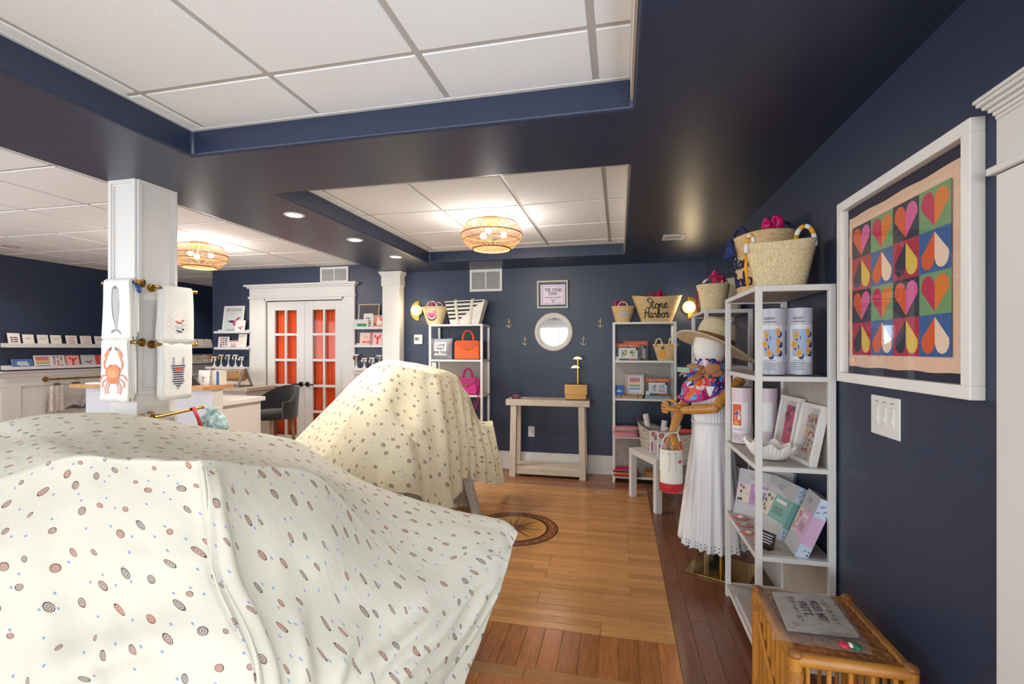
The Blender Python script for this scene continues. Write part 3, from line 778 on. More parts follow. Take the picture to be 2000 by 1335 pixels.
def script(t, word, W, cx, cy, wd, wpar, hpar, r, col):
    tot = sum(_SW[c] for c in word); k = wd/tot; x = -wd/2; m = MB()
    for c in word:
        for st in _S[c]:
            P = catmull([Vector((x+p[0]*k, p[1]*k*1.05, 0)) for p in st], 5)
            m.tube([W(cx+p.x/wpar, cy+p.y/hpar, r*.6) for p in P], r, 6)
        x += _SW[c]*k
    return m.build('rope_lettering', mat(col, .8), t, True)
NVY = '#1c2450'; PINK = '#e0225f'; HOT = '#d8206e'
# back-right bookcase, top
z = BH
t, W, P = basket('large straw basket reading Stone Harbor in black on the back-wall bookcase', (.375, 5.17, z), 0, .50, .26, .30, .18, .25, STRAW, sag=.025)
script(t, 'Stone', W, .5, .55, .21, .5, .25, .0045, '#16161c'); script(t, 'Harbor', W, .49, .18, .24, .5, .25, .0045, '#16161c')
ribbon(t, (0, -.02, .27), PINK, .085, 8, 3)
t, W, P = basket('small straw basket with pale rope handles beside the large Stone Harbor basket', (.035, 5.14, z), 0, .235, .17, .15, .12, .165, STRAW)
handle(t, -.05, .05, -.075, .165, .045, .006, STRAWL); handle(t, -.05, .05, .07, .165, .05, .006, STRAWL)
ribbon(t, (-.04, .0, .18), HOT, .07, 7, 5)
art(t, lines(.3, .75, .35, .7, 3, '#b8bfc0', .3, .1), W, base=.003, name='stitched_writing', sub=5)
# pineapple basket
t, W, P = basket('small straw basket with a stitched pineapple on the back-wall bookcase', (.465, 5.15, SZ[3]), -.1, .26, .15, .16, .11, .165, STRAW)
handle(t, -.10, -.035, -.07, .165, .06, .008, mat('#dcc489', .7), alt=mat('#e9e2cf', .7)); handle(t, .03, .10, -.07, .165, .075, .008, mat('#dcc489', .7), alt=mat('#e9e2cf', .7))
art(t, [ell(.38, .42, .12, .30, '#e39a1c', 18), po([(.36, .7), (.30, .92), (.37, .8), (.39, .98), (.42, .8), (.48, .9), (.42, .7)], '#2a4a25')], W, base=.003, name='stitched_pineapple')
# back-left bookcase, top
t, W, P = basket('small straw basket with a pink watermelon slice beside the striped tote', (-2.06, 5.14, z), 0, .30, .19, .165, .13, .20, STRAWL)
handle(t, -.065, .06, -.085, .2, .06, .007, mat('#e3a9b4', .7), alt=mat('#efe6d8', .7)); handle(t, -.06, .07, .08, .2, .065, .007, mat('#e3a9b4', .7), alt=mat('#efe6d8', .7))
ribbon(t, (0, 0, .22), '#d1527e', .075, 7, 9, alt='#e7b9c4')
art(t, [ell(.47, .55, .20, .33, '#2b2d31', 20, pi*.9, pi*2.05), ell(.475, .58, .18, .28, '#efe7df', 20, pi*.9, pi*2.05), ell(.48, .6, .16, .24, '#d8568a', 20, pi*.9, pi*2.05), rc(.53, .6, .66, .8, '#e58cae')]+[ell(x, y, .012, .02, '#3a2430', 6) for x, y in ((.4, .45), (.47, .42), (.54, .47), (.44, .53))], W, base=.003, name='stitched_watermelon')
# striped tote
t = thing('canvas_tote', 'white canvas tote with black diagonal stripes atop the handbag bookcase', 'tote bag', (-1.69, 5.15, z), 0)
def Wt(a, b, o): return ((a-.5)*(.325+.14*b)+.006*b, -.06-.015*b-o+.0, b*.265+.006*b*(a-.5)*2)
def Wtb(a, b, o): q = Wt(a, b, 0); return (q[0], .06+.015*b+o, q[2])
m = MB(); m.grid(lambda s, q: Wt(s, q, 0), 10, 8); m.grid(lambda s, q: Wtb(1-s, q, 0), 10, 8)
for a in (0, 1): m.add([Wt(a, 0, 0), Wtb(a, 0, 0), Wtb(a, 1, 0), Wt(a, 1, 0)], [(0, 1, 2, 3)])
m.add([Wt(0, 0, 0), Wt(1, 0, 0), Wtb(1, 0, 0), Wtb(0, 0, 0)], [(3, 2, 1, 0)])
m.build('bag_body', CANVAS, t, solid=.003)
sh = []
for k in range(5):
    y1 = .97-k*.165; y0 = y1-.08; xa = min(1, .18+y0*.85); xb = min(1, .18+y1*.85)
    sh.append(po([(0, y0-.02), (xa, y0), (xb, y1), (0, y1-.02)], '#1d1d22'))
art(t, sh, Wt, base=.0022, name='stripe_print')
for a in (.27, .69):
    m = MB(); m.grid(lambda s, b: (lambda q: (q[0]+(s-.5)*.034, q[1]+(0 if b < .9 else (b-.9)*.3), q[2]))(Wt(a, b*1.08, .005)), 3, 12); m.build('strap', mat('#e4dccb', .85, bump=(300, .2)), t, True, solid=.004)
# handbags
def handbag(label, loc, wd, ht, dp, col, rz=0, strap=False):
    t = thing('handbag', label, 'handbag', loc, rz); M1 = mat(col, .35, bump=(180, .05)); M2 = mat(col, .45); M3 = mat('#%02x%02x%02x' % tuple(int(int(col[i:i+2], 16)*.86) for i in (1, 3, 5)), .4)
    m = MB(); b = wd/2; tp = wd*.44
    m.hexa([(-b, -dp/2, .006), (b, -dp/2, .006), (b, dp/2, .006), (-b, dp/2, .006)], [(-tp, -dp*.28, ht), (tp, -dp*.28, ht), (tp, dp*.28, ht), (-tp, dp*.28, ht)])
    m.build('bag_body', M1, t, bevel=.01)
    m = MB()
    for s in (-1, 1): m.hexa([(s*b*.99, -dp*.3, .03), (s*(b+.012), -dp*.2, .03), (s*(b+.012), dp*.2, .03), (s*b*.99, dp*.3, .03)], [(s*tp*.98, -dp*.2, ht*.98), (s*(tp+.03), -dp*.1, ht*.93), (s*(tp+.03), dp*.1, ht*.93), (s*tp*.98, dp*.2, ht*.98)])
    m.build('side_gusset', M2, t, bevel=.004)
    m = MB(); yt = -dp*.28-.004; yb = -dp*.42-.004
    pts = [(-tp, ht), (tp, ht), (tp*1.02, ht*.78), (tp*.45, ht*.56), (0, ht*.5), (-tp*.45, ht*.56), (-tp*1.02, ht*.78)]
    f = lambda p: -dp*.5+(dp*.22)*(p[1]/ht)
    vs = [(p[0], f(p)-.006, p[1]) for p in pts]+[(p[0], f(p)+.004, p[1]) for p in pts]; n = len(pts)
    m.add(vs, [tuple(range(n))[::-1], tuple(range(n, 2*n))]+[(i, (i+1) % n, (i+1) % n+n, i+n) for i in range(n)]); fl_ = m.build('flap', M3, t, bevel=.002)
    m = MB(); q = (0, ht*.56); m.cyl((0, f(q)-.016, q[1]), (0, f(q)-.004, q[1]), .014, n=14); m.build('clasp', GOLD, fl_, True)
    for y in (-dp*.16, dp*.16): handle(t, -wd*.22, wd*.22, y, ht, ht*.52, .0075, M2)
    if strap:
        m = MB(); m.tube([(b, 0, ht*.85), (b+.035, -.02, ht*.45), (b+.03, -.09, -.05), (b+.005, -.15, -.16), (b-.03, -.155, -.20), (b-.02, -.15, -.13), (b+.02, -.1, -.02), (b+.015, -.02, ht*.4)], .011, 6, flat=.25, smooth=5); m.build('strap', M2, t, True)
    return t
handbag('orange leather handbag with round handles beside the needlepoint pillow', (-1.665, 5.15, SZ[3]), .29, .215, .13, '#e4591b', .05)
handbag('magenta leather handbag with its strap hanging off the shelf', (-1.66, 5.12, SZ[2]), .25, .19, .12, '#b3136f', -.05, True)
# pillow
t = thing('throw_pillow', 'grey needlepoint pillow reading I LOVE THAT FOR YOU', 'pillow', (-1.97, 5.11, SZ[3]), (-.08, 0, 0))
def pil(s, b, sd):
    x = s*2-1; y = b*2-1; k = (1-abs(x)**2.5)*(1-abs(y)**2.5); c = 1-.05*(1-abs(y))-0; q = 1-.05*(1-x*x)
    return (x*.122*(1-.05*(1-y*y)), sd*(.004+.05*k**.6), .118+y*.118*(1-.05*(1-x*x)))
m = MB(); m.grid(lambda s, b: pil(s, b, -1), 16, 16); m.grid(lambda s, b: pil(1-s, b, 1), 16, 16); m.build('cushion', mat('#9a9aa0', .9, bump=(120, .4), var_tex=(90, .4)), t, True)
m = MB(); m.tube([pil(*p, 0) for p in [(i/12, 0) for i in range(12)]+[(1, i/12) for i in range(12)]+[(1-i/12, 1) for i in range(12)]+[(0, 1-i/12) for i in range(12)]], .006, 6, True); m.build('piping', mat('#8b93a8', .9), t, True)
Wp = lambda a, b, o: (lambda p: (p[0], p[1]-o, p[2]))(pil(a, b, -1))
m = MB(); m.grid(lambda s, b: Wp(.2+s*.6, .18+b*.64, .0015), 8, 8); m.build('light_panel', mat('#d9d8d4', .9, bump=(150, .3)), t, True)
for i, wds in enumerate(('I LOVE', 'THAT', 'FOR YOU')): lettering(t, wds, .038, Wp, .5, .68-.18*i, '#2c3650', .244, .236, off=.004, bold=.0012)
# small basket on the lower shelf
t, W, P = basket('little lidded basket with a pink tuft low on the handbag bookcase', (-1.56, 5.1, SZ[1]), 0, .15, .12, .10, .09, .10, STRAW); ribbon(t, (0, 0, .12), '#c9263c', .05, 6, 12)
# near bookcase, top: pale basket with yellow handles and tall Stone Harbor basket
YEL = mat('#e2a11f', .6); WHT = mat('#ece8df', .7)
t, W, P = basket('pale woven basket with yellow and white wrapped handles atop the nearest bookcase', (.715, 2.40, z), -.29, .29, .20, .20, .15, .195, mat('#dcc9a0', .75, var_tex=(60, .2, (2, 2, 1)), bump=(70, .8, (1, 1, 2))), coil=.011, sag=.012)
handle(t, .06, .135, -.02, .2, .07, .010, YEL, alt=WHT); handle(t, -.135, -.10, -.06, .185, .06, .009, WHT, alt=YEL)
m = MB(); m.tube([W(.03, .8, .003), W(.02, .5, .004), W(.05, .1, .004)], .008, 6); m.build('yellow_stitching', YEL, t, True)
m = MB(); m.tube([W(.03, .95, .003), W(.03, .8, .004)], .006, 6); m.build('green_stitching', mat('#2b5b30', .7), t, True)
t, W, P = basket('tall straw tote reading Stone Harbor in navy behind the pale basket', (.735, 2.725, z), -1.22, .325, .25, .27, .21, .31, STRAW, coil=.02)
script(t, 'Stone', W, .46, .47, .17, .325, .31, .0042, NVY); script(t, 'Harbor', W, .48, .17, .2, .325, .31, .0042, NVY)
handle(t, -.09, .09, .1, .31, .075, .009, mat(NVY, .7)); handle(t, -.10, .02, -.11, .31, .05, .009, mat(NVY, .7))
m = MB(); 
for k in range(9): a = .02*(k-4)*.5; m.tube([(-.09, -.125, .31), (-.09+a*.6, -.133, .26), (-.09+a*1.2, -.134, .215)], [.007, .009, .008], 6)
m.build('tassel', mat('#1d2a6e', .8), t, True)
ribbon(t, (.03, .02, .34), HOT, .085, 9, 21)
# far bookcase of the right wall, top
t, W, P = basket('round straw bucket basket with red and pink trim atop the far right bookcase', (.665, 3.72, z), -.3, .225, .205, .165, .155, .185, STRAWL, coil=.016)
handle(t, -.095, .095, .085, .185, .075, .009, mat('#c02340', .6), alt=WHT, lean=.02)
ribbon(t, (.02, .05, .24), HOT, .075, 9, 31); ribbon(t, (.05, -.05, .19), '#d42a50', .06, 5, 33)
m = MB(); m.tube([(-.10, -.04, .15), (-.108, -.05, .08), (-.10, -.03, .0)], .014, 6, flat=.3); m.build('red_sash', mat('#c81f45', .6), t, True)
t = thing('canvas_tote', 'beige and black shopping tote standing behind the round bucket basket', 'tote bag', (.795, 3.88, z), -.9)
for k, (y, c, hh) in enumerate(((0, '#c9bda6', .26), (.02, '#b2aa9c', .24), (.045, '#202124', .22))):
    m = MB(); m.hexa([(-.09, y, 0), (.09, y, 0), (.09, y+.016, 0), (-.09, y+.016, 0)], [(-.10, y+.01, hh), (.10, y+.01, hh), (.10, y+.02, hh), (-.10, y+.02, hh)]); m.build('panel', mat(c, .85, bump=(120, .2)), t, bevel=.004)
handle(t, -.05, .06, .02, .25, .045, .004, BLACK)
# ================================================================== boxed games, frames, tubes
def boxed(name, label, cat, loc, rz, lean, wd, ht, th, face, side, shapes=(), texts=(), group=None, roll=0, spine=None):
    t = thing(name, label, cat, loc, (-lean, roll, rz), group)
    m = MB(); m.box(-wd/2, wd/2, 0, th, 0, ht); m.build('body', [mat(side, .5)], t, bevel=.0012)
    W = flat(wd, ht); art(t, [rc(.0, .0, 1, 1, face)]+list(shapes), W, base=.0008)
    for s, sz, a, b, c in texts: lettering(t, s, sz, W, a, b, c, wd, ht, off=.0035)
    return t
def kit(label, loc, lean, art1, art2, wd=.25, ht=.18, dim=1):
    o = '#c8643c'; g = '#53606a'
    sh = [rc(0, .78, 1, 1, o), rc(.12, .12, .88, .74, '#d9dad8'), rc(.0, 0, .16, .24, '#c8d6dc'), rc(.42, .74, .55, .80, '#222428'), ell(.86, .68, .055, .08, '#2a2c30', 14), rc(.5, .03, .9, .12, o)]
    R = random.Random(art1)
    for x0, x1 in ((.22, .46), (.54, .80)):
        sh.append(rc(x0, .18, x1, .64, '#ccd2d0'))
        for k in range(16): sh.append(ell(R.uniform(x0+.03, x1-.03), R.uniform(.23, .59), .028, .05, R.choice(art2), 6))
    return boxed('craft_kit', label, 'box', loc, 0, lean, wd, ht, .04, g, '#46525a', sh, [('paint by numbers kit', .021, .5, .88, '#f2ece6')], 'paint by numbers kits')
kit('orange and grey paint kit with yellow pictures in front on the back-wall bookcase', (.085, 5.06, SZ[3]), .2, 1, ['#d8b020', '#8a7a20', '#c9c9c0', '#6f6b60'])
kit('taller paint kit leaning behind the yellow picture kit', (.165, 5.13, SZ[3]), .16, 2, ['#c9b470', '#a58a50', '#d8d8cc', '#7b8288'], .25, .205)
kit('paint kit with blue and pink pictures beside the striped frame', (.38, 5.08, SZ[2]+.037), .12, 3, ['#7aa5b8', '#c98a98', '#cfd8da', '#5d7f98'], .235, .175)
boxed('small_box', 'little bright blue boxed set left of the striped frame', 'box', (.0, 5.07, SZ[2]+.032), 0, .05, .095, .10, .03, '#2d5fb5', '#254f98', [ell(.4+.04*k, .5+.1*sin(k*2), .1, .12, '#6f9bd8', 8) for k in range(3)]+lines(.2, .8, .3, .5, 2, '#d8e4f2', .3))
t = thing('framed_print', 'pale frame with rainbow coloured stripes on the back-wall bookcase', 'frame', (.155, 5.13, SZ[2]+.032), (-.16, 0, 0))
m = MB(); wd, ht = .19, .215
for a in ((-wd/2, wd/2, 0, .018), (-wd/2, wd/2, ht-.018, ht), (-wd/2, -wd/2+.018, .018, ht-.018), (wd/2-.018, wd/2, .018, ht-.018)): m.box(a[0], a[1], -.008, .01, a[2], a[3])
m.build('frame', mat('#c3b8a2', .5), t, bevel=.002)
cs = ['#c258a8', '#c23a5c', '#e08a70', '#ecd68a', '#6f9a55', '#a7cfe0', '#5b8fd0', '#e8e4e6']
art(t, [rc(.05, .05, .95, .95, '#dcd8d8')]+[rc(.22, .80-.085*k-.03, .78, .80-.085*k+.03, c) for k, c in enumerate(cs)], flat(wd, ht))
boxed('storage_box', 'flat brown wooden box lying under the striped frame', 'box', (.095, 5.07, SZ[2]), 0, 0, .27, .03, .2, '#b89468', '#a5835a', [rc(.2, 0, .24, 1, '#5e4630'), rc(.8, 0, .84, 1, '#5e4630')])
boxed('storage_box', 'flat pale blue box lying under the blue and pink paint kit', 'box', (.38, 5.06, SZ[2]), 0, 0, .25, .036, .2, '#8fa3b0', '#7d8f9b', [rc(0, .85, 1, 1, '#4c565c')])
def folded(label, loc, wd, dp, cols, th=.018, rz=0, cat='textile', name='folded_textile', group=None, seed=1):
    t = thing(name, label, cat, loc, rz, group); R = random.Random(seed); zz = 0
    for c in cols:
        m = MB(); a, b = wd/2*R.uniform(.9, 1), dp/2*R.uniform(.9, 1); hh = th*R.uniform(.8, 1.2)
        def g(s, q, zz=zz, hh=hh, a=a, b=b):
            ang = 2*pi*s; r = sin(pi*q); x = a*sgn(cos(ang))*abs(cos(ang))**.35; y = b*sgn(sin(ang))*abs(sin(ang))**.35
            k = r**.3; return (x*k, y*k, zz+hh*(.5-.5*cos(pi*q))+.004*nz(x*9, y*9, zz*40))
        m.grid(g, 28, 9, 0, True); m.build('fold', mat(c, .9, bump=(80, .3)), t, True); zz += hh*.92
    return t
folded('stack of pink folded towels on the low shelf behind the white table', (.06, 5.1, SZ[1]), .28, .2, ['#e79aa8', '#eeb7bf', '#d8808f', '#b9a7a0', '#e8a0a6'], .021)
folded('crumpled hot pink scarf beside the pink towels', (.30, 5.1, SZ[1]), .12, .14, ['#d81b6a', '#c4155c', '#e02a78'], .026, seed=4)
folded('bright multicoloured folded scarves on the bottom shelf by the console table', (.06, 5.1, SZ[0]), .28, .2, ['#b23a4a', '#d65a3a', '#e6b52a', '#3c4a98', '#c43a6a'], .017, seed=7)
boxed('storage_box', 'brown cardboard tray on the bottom shelf of the back-wall bookcase', 'box', (.36, 5.06, SZ[0]), 0, 0, .2, .05, .18, '#a87a4a', '#8f673e')
# --- puzzle tubes
def tube_thing(label, loc, rot, r, h, base, panel, shapes, group):
    t = thing('puzzle_tube', label, 'tube', loc, rot, group)
    m = MB(); m.lathe([(r, .003), (r, h*.82)], 40); tb_ = m.build('tube_body', mat(base, .35), t, True, autos=40)
    m = MB(); m.lathe([(r*1.012, h*.82), (r*1.012, h-.003)], 40, caps=False); m.build('tube_lid', mat(base, .35), t, True)
    m = MB(); m.lathe([(r*1.0, 0), (r*1.02, .0), (r*1.02, .004), (r, .004)], 40); m.lathe([(r*.98, h-.004), (r*1.02, h-.003), (r*1.02, h), (r*.97, h)], 40); m.build('metal_rim', mat('#26262a', .3, .8), t, True)
    def W(a, b, o): q = (a-.5)*pi; return ((r*1.012+o)*sin(q), -(r*1.012+o)*cos(q), b*h)
    art(tb_, [rc(*panel, '#e9e7ea')], W, base=.0006, name='paper_label', sub=10)
    art(tb_, shapes, W, base=.0012, sub=8)
    return t
def orange_art():
    sh = [rc(.3, .28, .72, .68, '#a9bfe0')]
    for cx, cy in ((.38, .6), (.34, .46), (.45, .33), (.66, .65), (.68, .5), (.67, .37)):
        sh.append(ell(cx+.05, cy-.045, .07, .05, '#2f3f72', 10)); 
    for cx, cy in ((.38, .6), (.34, .46), (.45, .33), (.66, .64), (.67, .5), (.66, .37)):
        ra = .075 if cx < .6 else .055; rb = .06
        sh += [ell(cx, cy, ra, rb, '#e9a03a', 16), ell(cx, cy, ra*.86, rb*.86, '#f3dcae', 16), ell(cx, cy, ra*.76, rb*.76, '#dc9226', 16)]
        for k in range(8):
            a = k*pi/4; sh.append(po([(cx, cy), (cx+ra*.74*cos(a-.07), cy+rb*.74*sin(a-.07)), (cx+ra*.74*cos(a+.07), cy+rb*.74*sin(a+.07))], '#f0d49a'))
    sh += lines(.32, .66, .78, .80, 1, '#3b3b48')+lines(.32, .6, .08, .24, 5, '#6d7086', .12)+lines(.32, .6, .82, .86, 2, '#3b3b48', .2)
    return sh
G = 'orange slice puzzle tubes'
tube_thing('white tube with orange slices just right of the bookcase front post', (.683, 2.40, SZ[3]), -.35, .052, .305, '#c9cad6', (.22, .2, .8, .74), orange_art(), G)
tube_thing('white tube with orange slices standing furthest right on the second shelf', (.803, 2.42, SZ[3]), -.2, .052, .308, '#c9cad6', (.22, .2, .8, .74), orange_art(), G)
tube_thing('white tube with a solid blue panel standing between the two orange slice tubes', (.79, 2.565, SZ[3]), -.2, .05, .305, '#b9bcd0', (.2, .2, .8, .74), [rc(.26, .3, .74, .68, '#2f58a6')], None)
def face_art():
    return [rc(.28, .33, .58, .70, '#d35a33'), ell(.48, .55, .10, .055, '#efeae4', 14), ell(.46, .47, .10, .05, '#efeae4', 14), ell(.44, .53, .06, .035, '#2a4fb5', 12), rc(.34, .34, .5, .40, '#e3a83a')]+lines(.3, .7, .24, .29, 2, '#8a7a90', .15)+lines(.3, .55, .08, .18, 3, '#9a7a90', .12)
tube_thing('pale pink tube with an orange face picture at the far end of the third shelf', (.645, 2.80, SZ[2]), -.5, .049, .305, '#dccbd2', (.24, .2, .8, .74), face_art(), None)
tube_thing('pale pink tube half hidden behind the bookcase post on the third shelf', (.770, 2.80, SZ[2]), -.25, .05, .305, '#d9c4d0', (.1, .24, .68, .74), [rc(.2, .3, .4, .66, '#e4dfe4')]+lines(.7, .9, .1, .3, 4, '#5a5060', .2), None)
# --- shell bowl
t = thing('shell_bowl', 'white ceramic scalloped shell bowl on the third shelf', 'bowl', (.672, 2.41, SZ[2]), -.35)
def shellp(s, b, off):
    a = 2*pi*s; n = 9; w_ = cos(n*a); r = (.035+.068*b**.6)*(1+.06*w_*b-off)
    z_ = .004+.068*b**1.3+.010*b*b*w_-.012*b*cos(a*1)*1
    ribs = .0022*cos(36*a)*b*(0 if off else 1)
    return ((r+ribs)*cos(a)*1.02, (r+ribs)*sin(a)*.8, z_+(.005 if off else 0))
m = MB(); m.grid(lambda s, b: shellp(s, b, 0), 144, 14, 0, True); m.grid(lambda s, b: shellp(-s, 1-b, .06), 144, 12, 0, True)
n0 = len(m.v); m.add([shellp(i/144, 0, 0) for i in range(144)], [tuple(range(143, -1, -1))]); m.add([shellp(i/144, 0, .06) for i in range(144)], [tuple(range(144))])
e0 = [shellp(i/144, 1, 0) for i in range(144)]; e1 = [shellp(i/144, 1, .06) for i in range(144)]
m.add(e0+e1, [(i, (i+1) % 144, (i+1) % 144+144, i+144) for i in range(144)])
m.build('bowl_body', mat('#efece6', .45), t, True)
# --- white frames leaning on the third shelf
def shadow_frame(label, loc, rz, lean, wd, ht, bg, cols, seed):
    t = thing('framed_print', label, 'frame', loc, (-lean, 0, rz), 'white framed prints on the third shelf'); m = MB(); b = .019; th = .03
    for a in ((-wd/2, wd/2, 0, b), (-wd/2, wd/2, ht-b, ht), (-wd/2, -wd/2+b, b, ht-b), (wd/2-b, wd/2, b, ht-b)): m.box(a[0], a[1], 0, th, a[2], a[3])
    m.build('frame', METALW, t, bevel=.0015)
    m = MB(); m.box(-wd/2+b, wd/2-b, th-.006, th-.002, b, ht-b); m.build('mat_board', mat('#cfc6c4', .8), t)
    R = random.Random(seed); W = lambda a, q, o: ((a-.5)*wd, th-.0062-o, q*ht)
    sh = [rc(.2, .16, .8, .84, bg)]
    for k in range(70 if seed == 2 else 22): sh.append(ell(R.uniform(.25, .75), R.uniform(.2, .8), R.uniform(.02, .07 if seed == 1 else .045), R.uniform(.02, .06 if seed == 1 else .035), R.choice(cols), 8))
    art(t, sh, W)
    m = MB(); m.box(-wd/2+b, wd/2-b, .004, .006, b, ht-b); m.build('glass', GLASS, t)
    return t
shadow_frame('white frame with a floral collage nearest on the third shelf', (.79, 2.385, SZ[2]), -pi/2+.1, .2, .19, .27, '#b9a89a', ['#c25a72', '#8d9fb8', '#d8a86a', '#b9485a', '#5c6d58', '#c9b8c6', '#8a4a30', '#d6c4b0'], 2)
shadow_frame('white frame with a red and pink picture behind the floral collage', (.775, 2.60, SZ[2]), -pi/2+.12, .17, .19, .28, '#bf3f62', ['#c8405a', '#a84a86', '#d86a4a', '#5a4a82', '#d8a0a8', '#8a3a5a'], 1)
# --- book shaped sets on the fourth shelf
def dash_art(R, x0, x1, y0, y1, n):
    out = []
    for k in range(n):
        cx, cy = R.uniform(x0+.06, x1-.06), R.uniform(y0, y1); a = R.uniform(0, pi); dx, dy = .13*cos(a)*(x1-x0), .028*sin(a)
        out += stroke([(cx-dx, cy-dy), (cx+dx, cy+dy)], .022, '#1d2430', .25)
    return out
def gift_book(label, loc, rz, lean, wd, ht, th, band, face, seed, roll=0):
    t = thing('boxed_set', label, 'box', loc, (-lean, roll, rz), 'patterned boxed sets on the fourth shelf'); R = random.Random(seed)
    m = MB(); m.box(-wd/2, wd/2, 0, th, 0, ht); m.build('body', mat('#c2c8d2', .4), t, bevel=.001)
    W = flat(wd, ht)
    sh = [rc(0, 0, 1, 1, '#bdbfc4'), rc(.0, .26, 1, .70, band), rc(.02, .27, .36, .69, '#d8cfc0')]
    for k in range(10): sh.append(ell(R.uniform(.06, .32), R.uniform(.32, .64), .03, .035, R.choice(face), 7))
    sh += lines(.45, .9, .36, .5, 4, '#5a5268', .15)+[rc(.45, .58, .85, .64, '#e4dde6')]+lines(.3, .6, .8, .9, 2, '#8a8c94', .15)
    art(t, sh, W, base=.0006)
    # the end face towards the viewer
    We = lambda a, b, o: (wd/2+o, a*th, b*ht)
    art(t, [rc(0, 0, 1, 1, '#c3d3e6'), rc(0, .22, 1, .7, band)]+dash_art(R, 0, 1, .04, .18, 4)+dash_art(R, 0, 1, .74, .96, 6), We, base=.0008, name='end_print')
    return t
gift_book('lilac banded boxed set leaning at the far end of the fourth shelf', (.69, 2.77, SZ[1]), -.75, .28, .21, .245, .03, '#b88ac0', ['#c05a80', '#3a3a50', '#d8b0c8'], 3)
gift_book('blue boxed set tilted behind the lilac one', (.80, 2.80, SZ[1]), -.9, .1, .2, .255, .04, '#a7b8d8', ['#5a6a90'], 6)
gift_book('sage green banded boxed set in the middle of the fourth shelf', (.70, 2.575, SZ[1]+.004), -pi/2+.22, .42, .22, .27, .046, '#7fb0a4', ['#5a6a50', '#b09878', '#3f4a40'], 4)
gift_book('pink banded boxed set nearest on the fourth shelf', (.745, 2.37, SZ[1]+.004), -pi/2-.05, .38, .16, .275, .05, '#d8b0d2', ['#c05a80', '#a05a90'], 5)
t = thing('sign_card', 'small black tent sign with white writing on the fourth shelf', 'sign', (.648, 2.375, SZ[1]), -.95)
m = MB(); m.hexa([(-.04, 0, 0), (.04, 0, 0), (.04, .002, 0), (-.04, .002, 0)], [(-.04, .018, .065), (.04, .018, .065), (.04, .02, .065), (-.04, .02, .065)]); m.box(-.04, .04, -.03, .0, 0, .002); m.build('card', BLACK, t)
art(t, lines(-.0+.12, .9, .2, .9, 4, '#c9c9cc', .2, .25), lambda a, b, o: ((a-.5)*.08, .018*b-o, b*.065), name='writing')
for k, (x, y) in enumerate(((.628, 2.745), (.622, 2.635), (.614, 2.525))):
    t = thing('shell_dish', 'pink trinket set on the fourth shelf, %s of three' % ('farthest', 'middle', 'nearest')[k], 'dish', (x, y, SZ[1]), -.4+.1*k, 'pink trinket sets')
    m = MB(); m.lathe([(.001, 0), (.026, .0), (.036, .004), (.034, .005), (.012, .003)], 18, fn=lambda p, a: (p[0]*1.15*(1+.06*cos(6*a)), p[1]*.8*(1+.06*cos(6*a)), p[2])); m.build('dish', mat('#d9797c', .5), t, True)
    m = MB(); m.ball((.0, .0, .008), .014, 10, sc=(1.2, .8, .5)); m.build('shell_bead', mat(('#e6d8cc', '#9fb0a4', '#e2c8a0')[k], .35), t, True)
# --- flat film-wrapped parcel on the lowest shelf
PLAS = bpy.data.materials.new('m_clear_film'); PLAS.use_nodes = True
def film(m, fac=.2):
    nt = m.node_tree; N = nt.nodes; N.remove(N['Principled BSDF']); t_ = N.new('ShaderNodeBsdfTransparent'); g = N.new('ShaderNodeBsdfGlossy'); g.inputs['Roughness'].default_value = .12
    d = N.new('ShaderNodeBsdfDiffuse'); d.inputs[0].default_value = (.8, .8, .82, 1); x = N.new('ShaderNodeMixShader'); y = N.new('ShaderNodeMixShader'); f = N.new('ShaderNodeLayerWeight'); f.inputs[0].default_value = .2
    tc = N.new('ShaderNodeTexCoord'); nz_ = N.new('ShaderNodeTexNoise'); nz_.inputs['Scale'].default_value = 30; nz_.inputs['Detail'].default_value = 5; b = N.new('ShaderNodeBump'); b.inputs['Strength'].default_value = .9; b.inputs['Distance'].default_value = .01
    L = nt.links; L.new(tc.outputs['Object'], nz_.inputs['Vector']); L.new(nz_.outputs['Fac'], b.inputs['Height']); L.new(b.outputs[0], g.inputs['Normal']); L.new(b.outputs[0], f.inputs['Normal'])
    x.inputs[0].default_value = fac; L.new(t_.outputs[0], x.inputs[1]); L.new(d.outputs[0], x.inputs[2]); L.new(f.outputs['Fresnel'], y.inputs[0]); L.new(x.outputs[0], y.inputs[1]); L.new(g.outputs[0], y.inputs[2]); L.new(y.outputs[0], N['Material Output'].inputs[0])
film(PLAS, .09)
t = thing('wrapped_blanket', 'flat film-wrapped textile on the lowest shelf beside the rattan table', 'parcel', (.70, 2.50, SZ[0]), -pi/2)
m = MB(); m.box(-.2, .2, -.11, .11, .002, .025); m.build('textile', mat('#d8cfcc', .9, bump=(60, .4)), t, bevel=.008)
m = MB(); m.grid(lambda s, b: ((s-.5)*.44, (b-.5)*.25, .028+.004*nz(s*6, b*6, 2)), 16, 12); m.build('film', PLAS, t, True)
